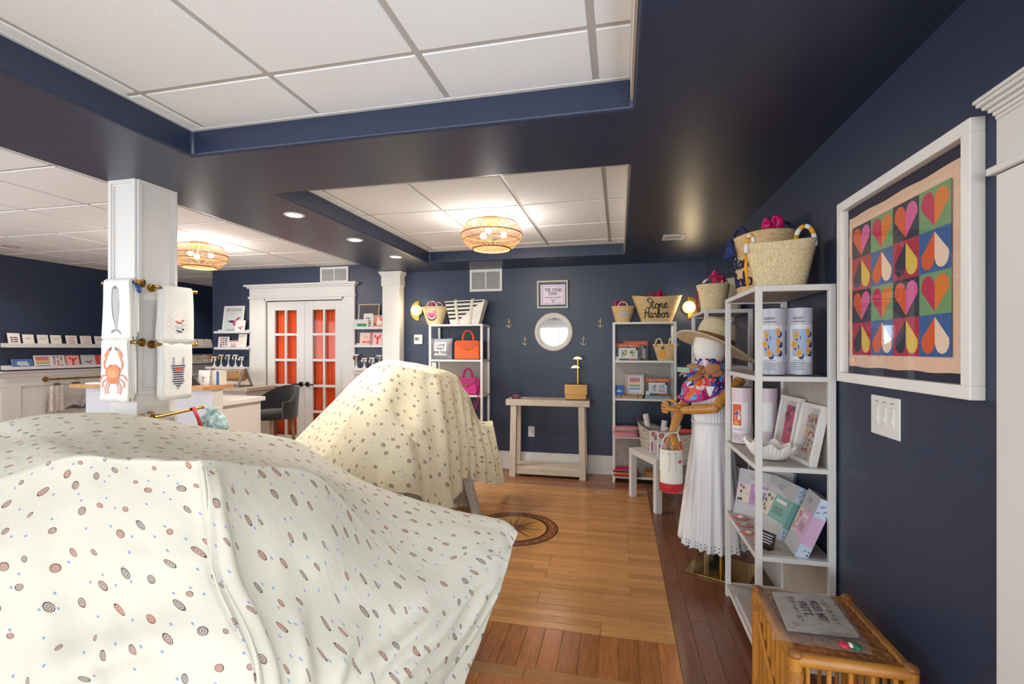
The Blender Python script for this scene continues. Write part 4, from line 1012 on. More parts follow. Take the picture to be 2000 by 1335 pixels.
# --- things on the far right bookcase
t = thing('boxed_set', 'magenta and tan spiral notebook tilted on a wire easel behind the mannequin', 'notebook', (.665, 3.80, SZ[3]), (0, -.0, -.25))
m = MB(); Mx = Matrix.Rotation(-.62, 4, 'Y') @ Matrix.Rotation(-.2, 4, 'X')
Mx = TR(0, 0, .02) @ Matrix.Rotation(.6, 4, 'Y')
m.box(-.05, .06, 0, .03, .0, .2, 0, Mx); m.build('cover', mat('#b01f78', .4), t, bevel=.002)
m = MB(); m.box(-.05, .03, -.004, 0, .02, .2, 0, Mx); m.build('front_page', mat('#c9a88c', .6), t)
m = MB()
for k in range(12): m.box(-.045, .02, -.006, -.004, .03+k*.013, .036+k*.013, 0, Mx)
m.build('printed_art', mat('#4a3a40', .6), t)
m = MB(); m.tube([(-.03, -.03, 0), (.0, 0, .03), (.03, -.04, 0)], .003, 6); m.tube([(.05, -.03, 0), (.08, -.02, .09)], .003, 6); m.build('wire_easel', mat('#b8b8b8', .3, 1), t)
boxed('small_box', 'teal boxed set half hidden behind the hat on the far right bookcase', 'box', (.70, 3.98, SZ[3]), -.3, .1, .14, .12, .04, '#9fbfb4', '#8aa8a0', lines(.1, .9, .3, .8, 4, '#5c7a70', .25))
# ================================================================== back wall
# --- console table (front edge measured on the wall behind it)
ct = thing('console_table', 'pale wood console table against the navy back wall', 'table', (-.755, 5.20, 0))
a, b = -.42, .42
m = MB(); m.box(a-.03, b+.03, -.16, .15, .77, .835); m.build('table_top', PALEWOOD, ct, bevel=.003)
for s in (-1, 1):
    for y0, k in ((-.15, -.01), (.09, .01)):
        m = MB(); x = s*.365; e = .033
        m.hexa([(x+s*.012-e, y0+k, 0), (x+s*.012+e, y0+k, 0), (x+s*.012+e, y0+k+.055, 0), (x+s*.012-e, y0+k+.055, 0)], [(x-e, y0, .77), (x+e, y0, .77), (x+e, y0+.055, .77), (x-e, y0+.055, .77)]); m.build('leg', mat('#c9bba8', .55, var_tex=(7, .12, (12, 12, 1.2)), bump=(30, .2, (14, 14, 1))), ct, bevel=.002)
m = MB(); m.box(-.375, .375, -.13, .13, .075, .11); m.build('lower_shelf', PALEWOOD, ct, bevel=.002)
m = MB(); m.box(-.375, .375, -.14, -.115, .03, .10); m.build('lower_rail', PALEWOOD, ct, bevel=.002)
# --- things on the console
t = thing('sign_card', 'little black sign with pink writing on the console table', 'sign', (-1.10, 5.10, .835), .25)
m = MB(); m.hexa([(-.05, 0, 0), (.05, 0, 0), (.05, .03, 0), (-.05, .03, 0)], [(-.045, .012, .055), (.045, .012, .055), (.045, .02, .055), (-.045, .02, .055)]); m.build('card', BLACK, t)
art(t, lines(.12, .9, .2, .85, 3, '#b83a5a', .22, .25), lambda a_, b_, o: ((a_-.5)*.095, .012*b_-o, b_*.055), name='writing')
t = thing('clutch_bag', 'gold scalloped leather clutch on the right of the console table', 'handbag', (-.455, 5.12, .837), (-.16, 0, .1))
m = MB(); m.hexa([(-.115, -.045, 0), (.115, -.045, 0), (.115, .04, 0), (-.115, .04, 0)], [(-.11, -.02, .155), (.11, -.02, .155), (.11, .02, .155), (-.11, .02, .155)]); m.build('bag_body', mat('#c89a52', .42, .25), t, bevel=.012)
sc = [(-.118, .16), (.118, .16), (.118, .065)]
for k in range(9):
    x = .118-.236*k/9
    for j in range(1, 4): sc.append((x-.236/9*j/4, .065-.014*sin(pi*j/4)))
    sc.append((.118-.236*(k+1)/9, .065))
m = MB(); n = len(sc); f = lambda p, o: (p[0], -.052+.03*p[1]/.16-o, p[1]); m.add([f(p, 0) for p in sc]+[f(p, -.006) for p in sc], [tuple(range(n))[::-1], tuple(range(n, 2*n))]+[(i, (i+1) % n, (i+1) % n+n, i+n) for i in range(n)]); m.build('flap', mat('#cfa45e', .4, .25), t)
t = thing('jewelry_stand', 'brass stand with two half-round tiers behind the gold clutch', 'stand', (-.44, 5.22, .835))
m = MB(); m.cyl((0, 0, 0), (0, 0, .01), .05, n=20); m.build('base', GOLD, t, True, autos=40)
m = MB(); m.cyl((0, 0, .01), (0, 0, .44), .012, n=12); m.build('pole', GOLD, t, True, autos=40)
for z_, x_ in ((.43, .0), (.335, -.025)):
    m = MB(); m.prism([(x_+.05*cos(pi*i/12), z_+.035*sin(pi*i/12)) for i in range(13)], -.04, -.01); m.build('half_round_tier', mat('#e6cf94', .3, .6), t, bevel=.004)
# --- mirror
mc = PY(1082, 648, YB); R0 = .218
t = thing('wall_mirror', 'round white framed mirror above the console table', 'mirror', (mc.x, YB, mc.z-R0))
m = MB(); Mr = TR(0, 0, R0) @ Matrix.Rotation(pi/2, 4, 'X')
m.lathe([(.158, .006), (.158, .022), (.166, .026), (.172, .020), (.18, .03), (.196, .034), (.208, .03), (.218, .018), (.218, .0)], 64, M=Mr, caps=False); m.build('frame', mat('#dbd6cd', .5), t, True)
m = MB(); m.lathe([(.001, .008), (.162, .008)], 64, M=Mr, caps=False); m.build('mirror_glass', mat('#f2f4f4', .02, 1), t)
# --- framed sign
a = PY(1050, 549, YB); b = PY(1110, 601, YB); wd = b.x-a.x; ht = a.z-b.z
t = thing('framed_sign', 'small framed pink sign reading TIE ONE ON! above the mirror', 'sign', ((a.x+b.x)/2, YB-.004, b.z), (.075, 0, 0))
m = MB(); f_ = .018
for q in ((-wd/2, wd/2, 0, f_), (-wd/2, wd/2, ht-f_, ht), (-wd/2, -wd/2+f_, f_, ht-f_), (wd/2-f_, wd/2, f_, ht-f_)): m.box(q[0], q[1], -.022, .003, q[2], q[3])
m.build('frame', mat('#c9bfac', .4), t, bevel=.002)
m = MB(); m.box(-wd/2+f_, wd/2-f_, -.004, .003, f_, ht-f_); m.build('mat_board', mat('#3d3a42', .7), t)
W = lambda a_, b_, o: ((a_-.5)*wd, -.0045-o, b_*ht)
art(t, [rc(.11, .13, .9, .85, '#dfe0e6'), rc(.14, .16, .87, .82, '#c9a9bd'), rc(.19, .2, .83, .79, '#e6d3dd')]+lines(.25, .78, .36, .42, 1, '#8a7a86', .25, 0)+lines(.4, .63, .28, .33, 1, '#8a7a86', .25, 0)+[ell(.51, .24, .03, .03, '#4a3a48', 8)], W)
lettering(t, 'TIE ONE', .052, W, .52, .655, '#2e2834', wd, ht, off=.002, bold=.0012); lettering(t, 'ON!', .052, W, .51, .52, '#2e2834', wd, ht, off=.002, bold=.0012)
m = MB(); m.box(-wd/2+f_, wd/2-f_, -.013, -.012, f_, ht-f_); m.build('glass', GLASS, t)
# --- anchor hooks
def anchor(label, u, v):
    p = PY(u, v, YB); t = thing('anchor_hook', label, 'hook', (p.x, YB, p.z-.045), 0, 'brass anchor hooks'); M_ = mat('#dccfa6', .3, .35)
    m = MB(); m.cyl((0, -.012, .0), (0, -.012, .08), .005, n=8); m.ball((0, -.014, .085), .009, 8)
    m.tube([(-.026, -.012, .062), (.026, -.012, .062)], .0045, 6); m.build('shank', M_, t, True)
    m = MB(); m.tube([(-.03, -.018, .028), (-.02, -.016, .008), (0, -.014, .0), (.02, -.016, .008), (.03, -.018, .028)], [.002, .005, .006, .005, .002], 8, smooth=3); m.build('fluke', M_, t, True)
    m = MB(); m.cyl((0, 0, .03), (0, -.012, .03), .006, n=8); m.cyl((0, -.012, .01), (0, -.045, .014), .005, n=8); m.ball((0, -.046, .015), .008, 8); m.build('peg', M_, t, True)
anchor('brass anchor hook on the far left of the mirror', 995, 631); anchor('brass anchor hook just left of the mirror', 1026, 665)
anchor('brass anchor hook just right of the mirror', 1140, 665); anchor('brass anchor hook on the far right of the mirror', 1173, 630)
# --- vents
def vent(label, u0, u1, v0, v1, zc=None):
    a = PY(u0, v0, YB); b = PY(u1, v1, YB); w2 = (b.x-a.x)/2; h = a.z-b.z
    t = thing('air_vent', label, 'vent', ((a.x+b.x)/2, YB, b.z), 0, 'wall air vents'); m = MB(); e = .028
    for q in ((-w2, w2, 0, e), (-w2, w2, h-e, h), (-w2, -w2+e, e, h-e), (w2-e, w2, e, h-e)): m.box(q[0], q[1], -.012, 0, q[2], q[3])
    m.box(-.007, .007, -.011, 0, e, h-e); m.build('frame', METALW, t, bevel=.002)
    m = MB(); m.box(-w2+e, w2-e, -.002, -.0005, e, h-e); m.build('backing', mat('#7c7a78', .8), t)
    m = MB(); n = 13
    for k in range(n):
        z_ = e+(h-2*e)*(k+.5)/n; m.hexa([(-w2+e, -.003, z_+.004), (w2-e, -.003, z_+.004), (w2-e, -.002, z_+.005), (-w2+e, -.002, z_+.005)], [(-w2+e, -.010, z_-.003), (w2-e, -.010, z_-.003), (w2-e, -.009, z_-.001), (-w2+e, -.009, z_-.001)])
    o = m.build('louvers', METALW, t); o['kind'] = 'stuff'
vent('white louvred air vent above the handbag bookcase', 918, 981, 527, 568)
vent('white louvred air vent above the french doors', 626, 681, 522, 551)
# --- thermostat, outlet, wall plate
p = PY(818, 663, YB)
t = thing('thermostat', 'square white thermostat with a green screen left of the handbag bookcase', 'thermostat', (p.x, YB, p.z-.055))
m = MB(); m.box(-.055, .055, -.022, 0, 0, .115); m.build('case', METALW, t, bevel=.008)
m = MB(); m.box(-.04, .008, -.0235, -.021, .045, .085); m.build('screen', mat('#5d6a4e', .3), t)
for k in range(2): m = MB(); m.box(.02, .042, -.026, -.02, .042+k*.024, .058+k*.024); m.build('button', WHITE, t, bevel=.002)
def plate(label, u, v, rows, name='wall_outlet', cat='outlet'):
    p = PY(u, v, YB); t = thing(name, label, cat, (p.x, YB, p.z-.06)); m = MB(); m.box(-.037, .037, -.006, 0, 0, .12); m.build('plate', METALW, t, bevel=.003)
    for z_ in rows: m = MB(); m.box(-.017, .017, -.009, -.005, z_-.018, z_+.018); m.build('socket', mat('#d8d6d2', .4), t, bevel=.004)
plate('white wall outlet behind the console table', 1038, 842, (.035, .085)); plate('white wall plate behind the handbag bookcase', 847, 717, (.06,), 'light_switch', 'switch')
# --- brass half-moon sconces
def sconce(label, u, v, s):
    p = PY(u, v, YB-.06); t = thing('wall_sconce', label, 'lamp', (p.x, YB, p.z-.12), 0, 'half-moon wall sconces')
    m = MB(); pts = [(.0, .0)]+[(s*.095*cos(-pi/2+pi*i/20), .12+.12*sin(-pi/2+pi*i/20)) for i in range(21)]
    pts = [(s*(-.0), .0)]+[(s*.11*sin(pi*i/20), .12-.12*cos(pi*i/20)) for i in range(1, 20)]+[(0, .24)]
    m.prism(pts if s > 0 else pts[::-1], -.012, 0); m.build('half_disc', GOLD, t, bevel=.002)
    m = MB(); m.cyl((0, 0, .12), (0, -.04, .12), .022, n=16); m.build('arm', GOLD, t, True, autos=40)
    m = MB(); m.ball((0, -.085, .12), .066, 20); m.build('globe', mat('#ffd98a', .3, emit=1.0), t, True)
    l = bpy.data.lights.new('sconce_bulb', 'POINT'); l.energy = 3; l.color = (1, .82, .55); l.shadow_soft_size = .07
    o = bpy.data.objects.new('sconce_bulb', l); COL.objects.link(o); o.location = (p.x, YB-.2, p.z)
sconce('brass half-moon wall lamp with a lit globe beside the watermelon basket', 815, 606, -1)
sconce('brass half-moon wall lamp with a lit globe near the right corner', 1345, 600, 1)
# ================================================================== ceiling fixtures
def rattan_lamp(label, x, y, energy):
    t = thing('ceiling_lamp', label, 'lamp', (x, y, ZT-.25), 0, 'rattan ceiling lamps')
    ca = mat('#8a5c26', .55); prof = [(.10, .245), (.115, .228), (.19, .212), (.232, .175), (.243, .12), (.228, .07), (.18, .02), (.15, .0)]
    prof = [(a.x, a.y) for a in catmull([Vector((r, z_, 0)) for r, z_ in prof], 2)]
    rib = MB(); N_ = 140
    for k in range(N_):
        a = 2*pi*k/N_; c, s = cos(a), sin(a); w_ = .0017; vs = []
        for r, z_ in prof: vs += [(r*c-w_*s, r*s+w_*c, z_), (r*c+w_*s, r*s-w_*c, z_)]
        rib.add(vs, [(2*i, 2*i+1, 2*i+3, 2*i+2) for i in range(len(prof)-1)])
    o = rib.build('rattan_ribs', mat('#7d5228', .6), t); o['kind'] = 'stuff'
    for r, z_, h in ((.115, .228, .004), (.2, .207, .004), (.244, .12, .005), (.228, .07, .003), (.15, .002, .006)):
        m = MB(); m.tube([(r*cos(2*pi*i/48), r*sin(2*pi*i/48), z_) for i in range(48)], h, 6, True); m.build('hoop', ca, t, True)
    m = MB(); m.cyl((0, 0, .225), (0, 0, .2475), .075, n=28); m.build('canopy', mat('#b58b4a', .4, .6), t, True, autos=40)
    for k in range(3):
        a = 2*pi*k/3+.5; m = MB(); m.tube([(0, 0, .23), (.06*cos(a), .06*sin(a), .19), (.09*cos(a), .09*sin(a), .15)], .005, 6); ar_ = m.build('arm', BRASS, t)
        m = MB(); m.ball((.10*cos(a), .10*sin(a), .125), .026, 12); m.build('bulb', mat('#ffd9a0', .3, emit=6), ar_, True)
        l = bpy.data.lights.new('lamp_bulb', 'POINT'); l.energy = energy/3; l.color = (1, .93, .84); l.shadow_soft_size = .06
        q = bpy.data.objects.new('lamp_bulb', l); COL.objects.link(q); q.location = (x+.05*cos(a), y+.05*sin(a), ZT-.25+.09)
rattan_lamp('round rattan flush ceiling lamp in the coffer above the medallion', -1.0, 3.70, 21)
rattan_lamp('unseen rattan ceiling lamp added in the near coffer for fill light', -1.0, .35, 6)  # lamp added above the view as fill light
rattan_lamp('round rattan flush ceiling lamp behind the white column', -4.02, 3.90, 21)
def downlight(label, x, y, z_, on=True, grp='recessed downlights'):
    t = thing('downlight', label, 'lamp', (x, y, z_-.006), 0, grp)
    m = MB(); m.lathe([(.048, .0055), (.05, .0), (.066, .001), (.068, .006)], 32, caps=False); m.build('trim_ring', METALW if on else mat('#c9b48a', .3, .6), t, True)
    m = MB(); m.lathe([(.001, .004), (.05, .004)], 32, caps=False); 
    for i, f in enumerate(m.f): m.f[i] = f[::-1]
    m.build('lens', mat('#fff6e8', .3, emit=8 if on else 2.5), t)
    l = bpy.data.lights.new('downlight_spot', 'SPOT'); l.energy = 46 if on else 22; l.spot_size = 2.2; l.spot_blend = .7; l.color = (1, .93, .84); l.shadow_soft_size = .05
    o = bpy.data.objects.new('downlight_spot', l); COL.objects.link(o); o.location = (x, y, z_-.02)
for k, y in enumerate((3.06*.945, 3.88*.945, 4.69*.945)):
    downlight('recessed downlight in the navy beam, %s the camera' % ('nearest', 'second from', 'farthest from')[k], -2.193, y, ZS)
downlight('recessed downlight over the card shelves at the left edge', -6.07, 3.64, ZT+.004, False); downlight('recessed downlight at the far end of the card shelf wall', -6.08, 6.09, ZT+.004, False); downlight('recessed downlight in the white ceiling behind the rattan lamp', -4.57, 4.72, ZT+.004, False)
t = thing('ceiling_vent', 'small square vent in the navy ceiling near the right wall', 'vent', (.435, 4.15, ZS-.008))
m = MB()
for q in ((-.085, .085, -.085, -.06), (-.085, .085, .06, .085), (-.085, -.06, -.06, .06), (.06, .085, -.06, .06)): m.box(q[0], q[1], q[2], q[3], 0, .008)
m.build('frame', METALW, t, bevel=.001)
m = MB(); 
for k in range(7): y_ = -.05+k*.0167; m.box(-.06, .06, y_-.006, y_+.004, .002, .006)
o = m.build('louvers', mat('#bdbab6', .5), t); o['kind'] = 'stuff'
# ================================================================== low white table with its load
ta = math.atan2(.193, .443); TC = (.435, 4.50)
t = thing('side_table', 'low white square table beside the mannequin', 'table', (*TC, 0), ta)
m = MB(); m.box(-.265, .265, -.265, .265, .40, .452); m.build('table_top', METALW, t, bevel=.002)
for sx in (-1, 1):
    for sy in (-1, 1): m = MB(); x = sx*.238; y = sy*.238; m.box(x-.027, x+.027, y-.027, y+.027, 0, .40); m.build('leg', METALW, t, bevel=.002)
# weathered wooden boat tray
bt = thing('boat_planter', 'whitewashed wooden boat tray holding rolls on the low white table', 'tray', (.475, 4.55, .454), -.42)
def boat(s, b, off=0):
    x = (s*2-1); hw_ = .13*(1-abs(x)**2.6)**.7*(.72+.28*b)+.002; zz = .0+b*(.17+.09*abs(x)**2.2)
    return x*(.30+.04*b)-0, hw_-off, zz+off
m = MB()
for sd in (1, -1):
    m.grid(lambda s, b: (lambda p: (p[0], sd*p[1], p[2]))(boat(s if sd < 0 else 1-s, b)), 24, 6); m.grid(lambda s, b: (lambda p: (p[0], sd*max(.0005, p[1]), p[2]))(boat(s if sd > 0 else 1-s, b, .008)), 24, 6)
m.grid(lambda s, b: ((s*2-1)*.30, (b*2-1)*boat(s, 0)[1], .001), 24, 4); m.grid(lambda s, b: ((s*2-1)*.30, (1-2*b)*boat(s, 0)[1], .012), 24, 4)
m.build('hull', mat('#bdb4a8', .7, var_tex=(14, .35, (1, 1, 4)), bump=(30, .4)), bt, True)
for sd in (1, -1):
    m = MB(); m.tube([(lambda p: (p[0], sd*(p[1]-.004), p[2]))(boat(s/16, 1)) for s in range(17)], .007, 6); m.build('gunwale', mat('#3a332e', .6), bt, True)
rr = random.Random(5)
for k, (x, y, h, tx, ty) in enumerate(((-.20, .0, .23, -.18, .05), (-.12, .03, .17, .12, .0), (-.10, -.04, .13, .2, .1), (-.02, .02, .17, .1, .05), (.01, -.035, .155, .2, .05))):
    q = bt.matrix_basis if False else wmat(bt); p = q @ Vector((x, y, .013))
    t = thing('fabric_roll', ('white printed roll standing tallest at the tip of the boat tray', 'plain white roll second in the boat tray', 'short white roll lying low in the boat tray', 'white printed roll nearest the hanging hand', 'white roll in front of the hanging hand')[k], 'roll', p, (ty, tx, 0), 'rolls in the boat tray')
    m = MB(); m.lathe([(.023, .03), (.026, .032), (.026, h+.08), (.012, h+.082), (.01, h+.06)], 18); m.build('roll', mat('#e3e0e2', .8, bump=(60, .2)), t, True, autos=50)
    W = lambda a, b, o, h=h: ((.0262+o)*sin((a-.5)*pi), -(.0262+o)*cos((a-.5)*pi), .03+b*(h+.05))
    art(t, [ell(rr.uniform(.15, .85), rr.uniform(.1, .95), .06, .025, rr.choice(['#cf8a9a', '#b8707e', '#9fa8c8']), 6) for i in range(9)], W, base=.0006)
p = wmat(bt) @ Vector((.14, .0, .013))
folded('orange and blue scarves heaped at the far end of the boat tray', p, .20, .10, ['#c8502e', '#3a5a88', '#d8764a', '#8a3a3a', '#cf4a3a'], .04, rz=-.4, seed=11)
for k, (u, v, hh) in enumerate(((1275, 886, .20), (1293, 893, .21))):
    q = PZ(u, v, .452); q.x += .012; q.y += .03
    t = thing('printed_bottle', ('white printed pouch on the corner of the low table, the left of two', 'white printed pouch on the corner of the low table, the right of two')[k], 'pouch', (q.x, q.y, .454), (0, 0, .15), 'printed pouches on the low table')
    m = MB(); w0 = .036 if k == 0 else .05
    m.hexa([(-w0, -.02, .0), (w0, -.02, .0), (w0, .02, .0), (-w0, .02, .0)], [(-w0*1.05, -.010, hh), (w0*1.05, -.010, hh), (w0*1.05, .010, hh), (-w0*1.05, .010, hh)]); m.build('pouch', mat('#e4dcde', .6), t, bevel=.006)
    W = lambda a, b, o, w0=w0, hh=hh: ((a-.5)*2*w0, -.02+.01*b-o, b*hh); sh = []
    for cx, cy in ((.35, .86), (.7, .7)):
        for i in range(6): sh.append(ell(cx+.16*cos(i*1.05), cy+.07*sin(i*1.05), .09, .04, '#b9504a', 8))
        sh.append(ell(cx, cy, .08, .03, '#e2c8b8', 8))
    sh += [rc(.1, .1, .3, .5, '#b9605a'), rc(.55, .12, .8, .42, '#cfc3d2')]
    art(t, sh, W, base=.0012)
# ================================================================== mannequin
MQ = Vector((.575, 3.22, 0)); WOODM = mat('#c0853f', .32, var_tex=(8, .15, (8, 8, 1)))
mq = thing('mannequin', 'dress form mannequin with jointed wooden arms and white egg head', 'mannequin', MQ)
m = MB(); e1 = Vector((.147, .321, 0)).normalized(); e2 = Vector((.321, -.147, 0)).normalized(); c = Vector((.05, -.02, 0)); h_ = .178
Q = [c-e1*h_-e2*h_, c-e1*h_+e2*h_, c+e1*h_+e2*h_, c+e1*h_-e2*h_]
m.hexa([(q.x, q.y, .0) for q in Q], [(q.x, q.y, .012) for q in Q]); m.build('base_plate', mat('#c9b27a', .06, 1), mq, bevel=.002)
m = MB(); m.cyl((.045, -.02, .012), (.03, -.01, .9), .012, n=14); m.build('pole', BRASS, mq, True, autos=40)
m = MB(); prof = [(.06, .62), (.15, .66), (.155, .74), (.125, .86), (.118, .92), (.14, 1.02), (.155, 1.09), (.13, 1.16), (.07, 1.215), (.045, 1.24), (.042, 1.29), (.03, 1.30)]
m.lathe([(a.x, a.y) for a in catmull([Vector((r, z_, 0)) for r, z_ in prof], 3)], 28, fn=lambda p, a: (p[0]*.78, p[1]*1.02, p[2])); m.build('torso', mat('#e4dfd6', .7), mq, True)
m = MB(); m.lathe([(a.x, a.y) for a in catmull([Vector(q+(0,)) for q in ((.004, 1.262), (.05, 1.275), (.078, 1.33), (.088, 1.40), (.075, 1.46), (.03, 1.50), (.003, 1.505))], 3)], 24, fn=lambda p, a: (p[0]*1.1-.02, p[1]*.92, p[2])); m.build('head', mat('#e6e1d8', .6), mq, True)
# shoulder caps and arms: place each joint from the photograph, distance from the body it hangs on
def A(u, v, Y): return PY(u, v, Y)-MQ
def hand(parent, wrist, fwd, side, curl, k=1.0):
    """palm and five fingers; fwd = along the hand, side = towards the thumb"""
    fwd = fwd.normalized(); side = (side-fwd*side.dot(fwd)).normalized(); nrm = fwd.cross(side)
    m = MB(); m.tube([wrist, wrist+fwd*.03*k, wrist+fwd*.06*k, wrist+fwd*.085*k], [.019*k, .027*k, .033*k, .030*k], 10, flat=.55, smooth=2)
    for i, (off, l) in enumerate(((.026, .070), (.009, .078), (-.009, .072), (-.025, .056))):
        b = wrist+fwd*.082*k+side*off*k; d = fwd*1+side*off*3; d.normalize(); P_ = [b]
        for q, s in ((.42, .5), (.32, 1.1), (.26, 1.6)):
            a = curl*s; P_.append(P_[-1]+(d*cos(a)+nrm*sin(a))*l*q*k)
        m.tube([P_[0]-d*.012]+P_, [.0085*k, .0088*k, .0082*k, .0074*k, .005*k], 8)
    b = wrist+fwd*.025*k+side*.022*k; P_ = [b, b+(side*.7+fwd*.5)*.032*k+nrm*.008*k, b+(side*.75+fwd*1.25)*.036*k+nrm*.02*k, b+(side*.6+fwd*1.9)*.036*k+nrm*.032*k]
    m.tube(P_, [.012*k, .0105*k, .009*k, .006*k], 8, smooth=2)
    return m.build('hand', WOODM, parent, True)
sh2, el2, wr2 = A(1443, 745, 3.09), A(1396, 797, 2.97), A(1330, 801, 3.03)
sh1, el1, wr1 = A(1362, 752, 3.30), A(1331, 792, 3.26), A(1312, 846, 3.20)
for sh, el, wr in ((sh2, el2, wr2), (sh1, el1, wr1)):
    m = MB(); m.ball(sh, .034, 14); m.build('shoulder_joint', WOODM, mq, True)
    m = MB(); m.tube([sh, sh+(el-sh)*.5, el], [.031, .033, .026], 14, smooth=3); m.build('upper_arm', WOODM, mq, True)
    m = MB(); m.ball(el, .029, 14); m.build('elbow_joint', WOODM, mq, True)
    m = MB(); m.tube([el, el+(wr-el)*.4, wr], [.026, .030, .021], 14, smooth=3); m.build('forearm', WOODM, mq, True)
hand(mq, wr2, A(1306, 797, 3.04)-wr2, Vector((0, 0, 1)), 1.25, 1.0)
hd = A(1327, 884, 3.14)
hand(mq, wr1, hd-wr1, Vector((-1, -.2, 0)), .28, 1.0)
for y_, s in ((-.13, -1), (.08, 1)):
    m = MB(); q = sh2 if s < 0 else sh1; m.lathe([(.001, 0), (.05, 0), (.052, .008), (.045, .016), (.001, .02)], 24, M=TR(*(q+Vector((.02, .03*(-s), .01)))) @ Matrix.Rotation(pi/2, 4, 'X') @ TR(0, 0, 0)); m.build('shoulder_cap', mat('#e4dfd6', .5), mq, True)
# --- white maxi dress
t = thing('maxi_dress', 'long white cotton dress with eyelet hem on the mannequin', 'dress', (MQ.x, MQ.y, .17))
prof = [(.205, .0), (.197, .12), (.178, .35), (.158, .55), (.140, .70), (.132, .78), (.146, .86), (.16, .93), (.158, .985)]
PF = catmull([Vector((r, z_, 0)) for r, z_ in prof], 6)
def dress(s, b):
    i = b*(len(PF)-1); k = int(min(i, len(PF)-2)); q = PF[k]+(PF[k+1]-PF[k])*(i-k); a = 2*pi*s
    lo = max(0, 1-q.y/.72); r = q.x*(1+lo*.085*sin(17*a+2*sin(3*a))+lo*.05*sin(7*a+1)); r += .0025*sin(40*a)*(1 if q.y > .74 else 0)
    return (r*cos(a)*(.80+.12*lo)-.006, r*sin(a)*1.03, q.y+(.006*sin(34*a) if b == 0 else 0))
m = MB(); m.grid(dress, 180, 50, 0, True); m.build('dress_body', mat('#e9e8ea', .85, bump=(160, .25)), t, True, solid=.002)
m = MB(); 
for k in range(60):
    a = 2*pi*k/60
    for zz in (.03, .055):
        p = Vector(dress(k/60, zz/.985*1.0)); nrm = Vector((cos(a), sin(a), 0)); tx = Vector((-sin(a), cos(a), 0))
        m.add([p+nrm*.006+tx*.005*cos(j*pi/3)+Vector((0, 0, .005*sin(j*pi/3))) for j in range(6)], [tuple(range(6))])
o = m.build('eyelets', mat('#77787e', .9), t); o['kind'] = 'stuff'
m = MB(); m.tube([(lambda p: (p[0]*1.01, p[1]*1.01, .755))(dress(i/40, .76)) for i in range(40)], .006, 6, True); m.build('waist_seam', mat('#dddce0', .9), t, True)
# --- printed scarf, bunched round the neck and shoulders
t = thing('silk_scarf', 'bright pink, blue and orange floral scarf knotted round the mannequin neck', 'scarf', (MQ.x-.03, MQ.y-.01, 1.10))
def silk():
    m = bpy.data.materials.new('m_floral_silk'); m.use_nodes = True; N = m.node_tree.nodes; L = m.node_tree.links; b = N['Principled BSDF']; b.inputs['Roughness'].default_value = .45
    tc = N.new('ShaderNodeTexCoord'); v = N.new('ShaderNodeTexVoronoi'); v.inputs['Scale'].default_value = 26; nz_ = N.new('ShaderNodeTexNoise'); nz_.inputs['Scale'].default_value = 20
    ad = N.new('ShaderNodeMixRGB'); ad.inputs[0].default_value = .16; L.new(tc.outputs['Object'], ad.inputs[1]); L.new(nz_.outputs['Color'], ad.inputs[2]); L.new(ad.outputs[0], v.inputs['Vector']); L.new(tc.outputs['Object'], nz_.inputs['Vector'])
    sp = N.new('ShaderNodeSeparateColor'); L.new(v.outputs['Color'], sp.inputs[0]); r = N.new('ShaderNodeValToRGB'); r.color_ramp.interpolation = 'CONSTANT'
    cs = ['#b8206a', '#2b3f9a', '#d8342c', '#4a2a7a', '#e8702a', '#5f9fd0', '#d02a86', '#e6d0d8', '#20246a']
    while len(r.color_ramp.elements) < len(cs): r.color_ramp.elements.new(.5)
    for i, c in enumerate(cs): r.color_ramp.elements[i].position = i/len(cs); r.color_ramp.elements[i].color = lin(c)
    L.new(sp.outputs[0], r.inputs[0]); L.new(r.outputs[0], b.inputs['Base Color']); return m
SILK = silk()
def sc_(s, b):
    a = 2*pi*s; r = .172-.112*b**1.1; r *= 1+.09*sin(9*a+b*6)+.05*sin(15*a-b*9)
    fr = max(0, cos(a-pi*1.15)); z_ = .03+.19*b-.075*fr*(1-b)
    return (r*cos(a)*.95, r*sin(a)*.98, z_)
m = MB(); m.grid(sc_, 120, 22, 0, True); m.build('scarf_drape', SILK, t, True, solid=.003)
m = MB(); m.tube([(lambda p: (p[0]*1.012, p[1]*1.012, p[2]))(sc_(i/90, 0)) for i in range(90)], .006, 6, True); m.build('magenta_border', mat('#a81a72', .5), t, True)
m = MB(); rr = random.Random(8)
for k in range(6):
    a = pi*1.1+rr.uniform(-.5, .6); d = Vector((cos(a), sin(a), 0)); m.tube([Vector((-.05, -.05, .13)), Vector((-.05, -.05, .16))+d*.07, Vector((-.05, -.05, .11))+d*.13], [.02, .045, .01], 8, flat=.35, smooth=3)
m.build('knot', SILK, t, True)
# tan leaf bow tied at the chin
t = thing('bow_tie', 'tan pleated bow with a pale green tag below the mannequin head', 'bow', (MQ.x-.075, MQ.y-.115, 1.235))
m = MB()
for s in (-1, 1):
    for k in range(3):
        a = (k-1)*.42-.12; L_ = .115-.012*abs(k-1)
        def pet(u_, b, s=s, a=a, L_=L_, k=k):
            w_ = .030*sin(pi*min(1, b*.86+.10))**.7; x = L_*b; y = (u_-.5)*2*w_
            return (s*(x*cos(a)-y*sin(a)), -.006-.004*k-.010*sin(pi*b)+.006*abs(u_-.5), .01+x*sin(a)+y*cos(a))
        m.grid(pet if s < 0 else (lambda u_, b, p=pet: p(1-u_, b)), 7, 9)
m.ball((0, -.008, .01), .014, 8); m.build('pleats', mat('#b07a4c', .6), t, True, solid=.003)
m = MB(); m.tube([(.01, 0, .02), (.05, .01, .07)], .008, 6, flat=.3); m.build('ribbon', mat('#a9744a', .6), t)
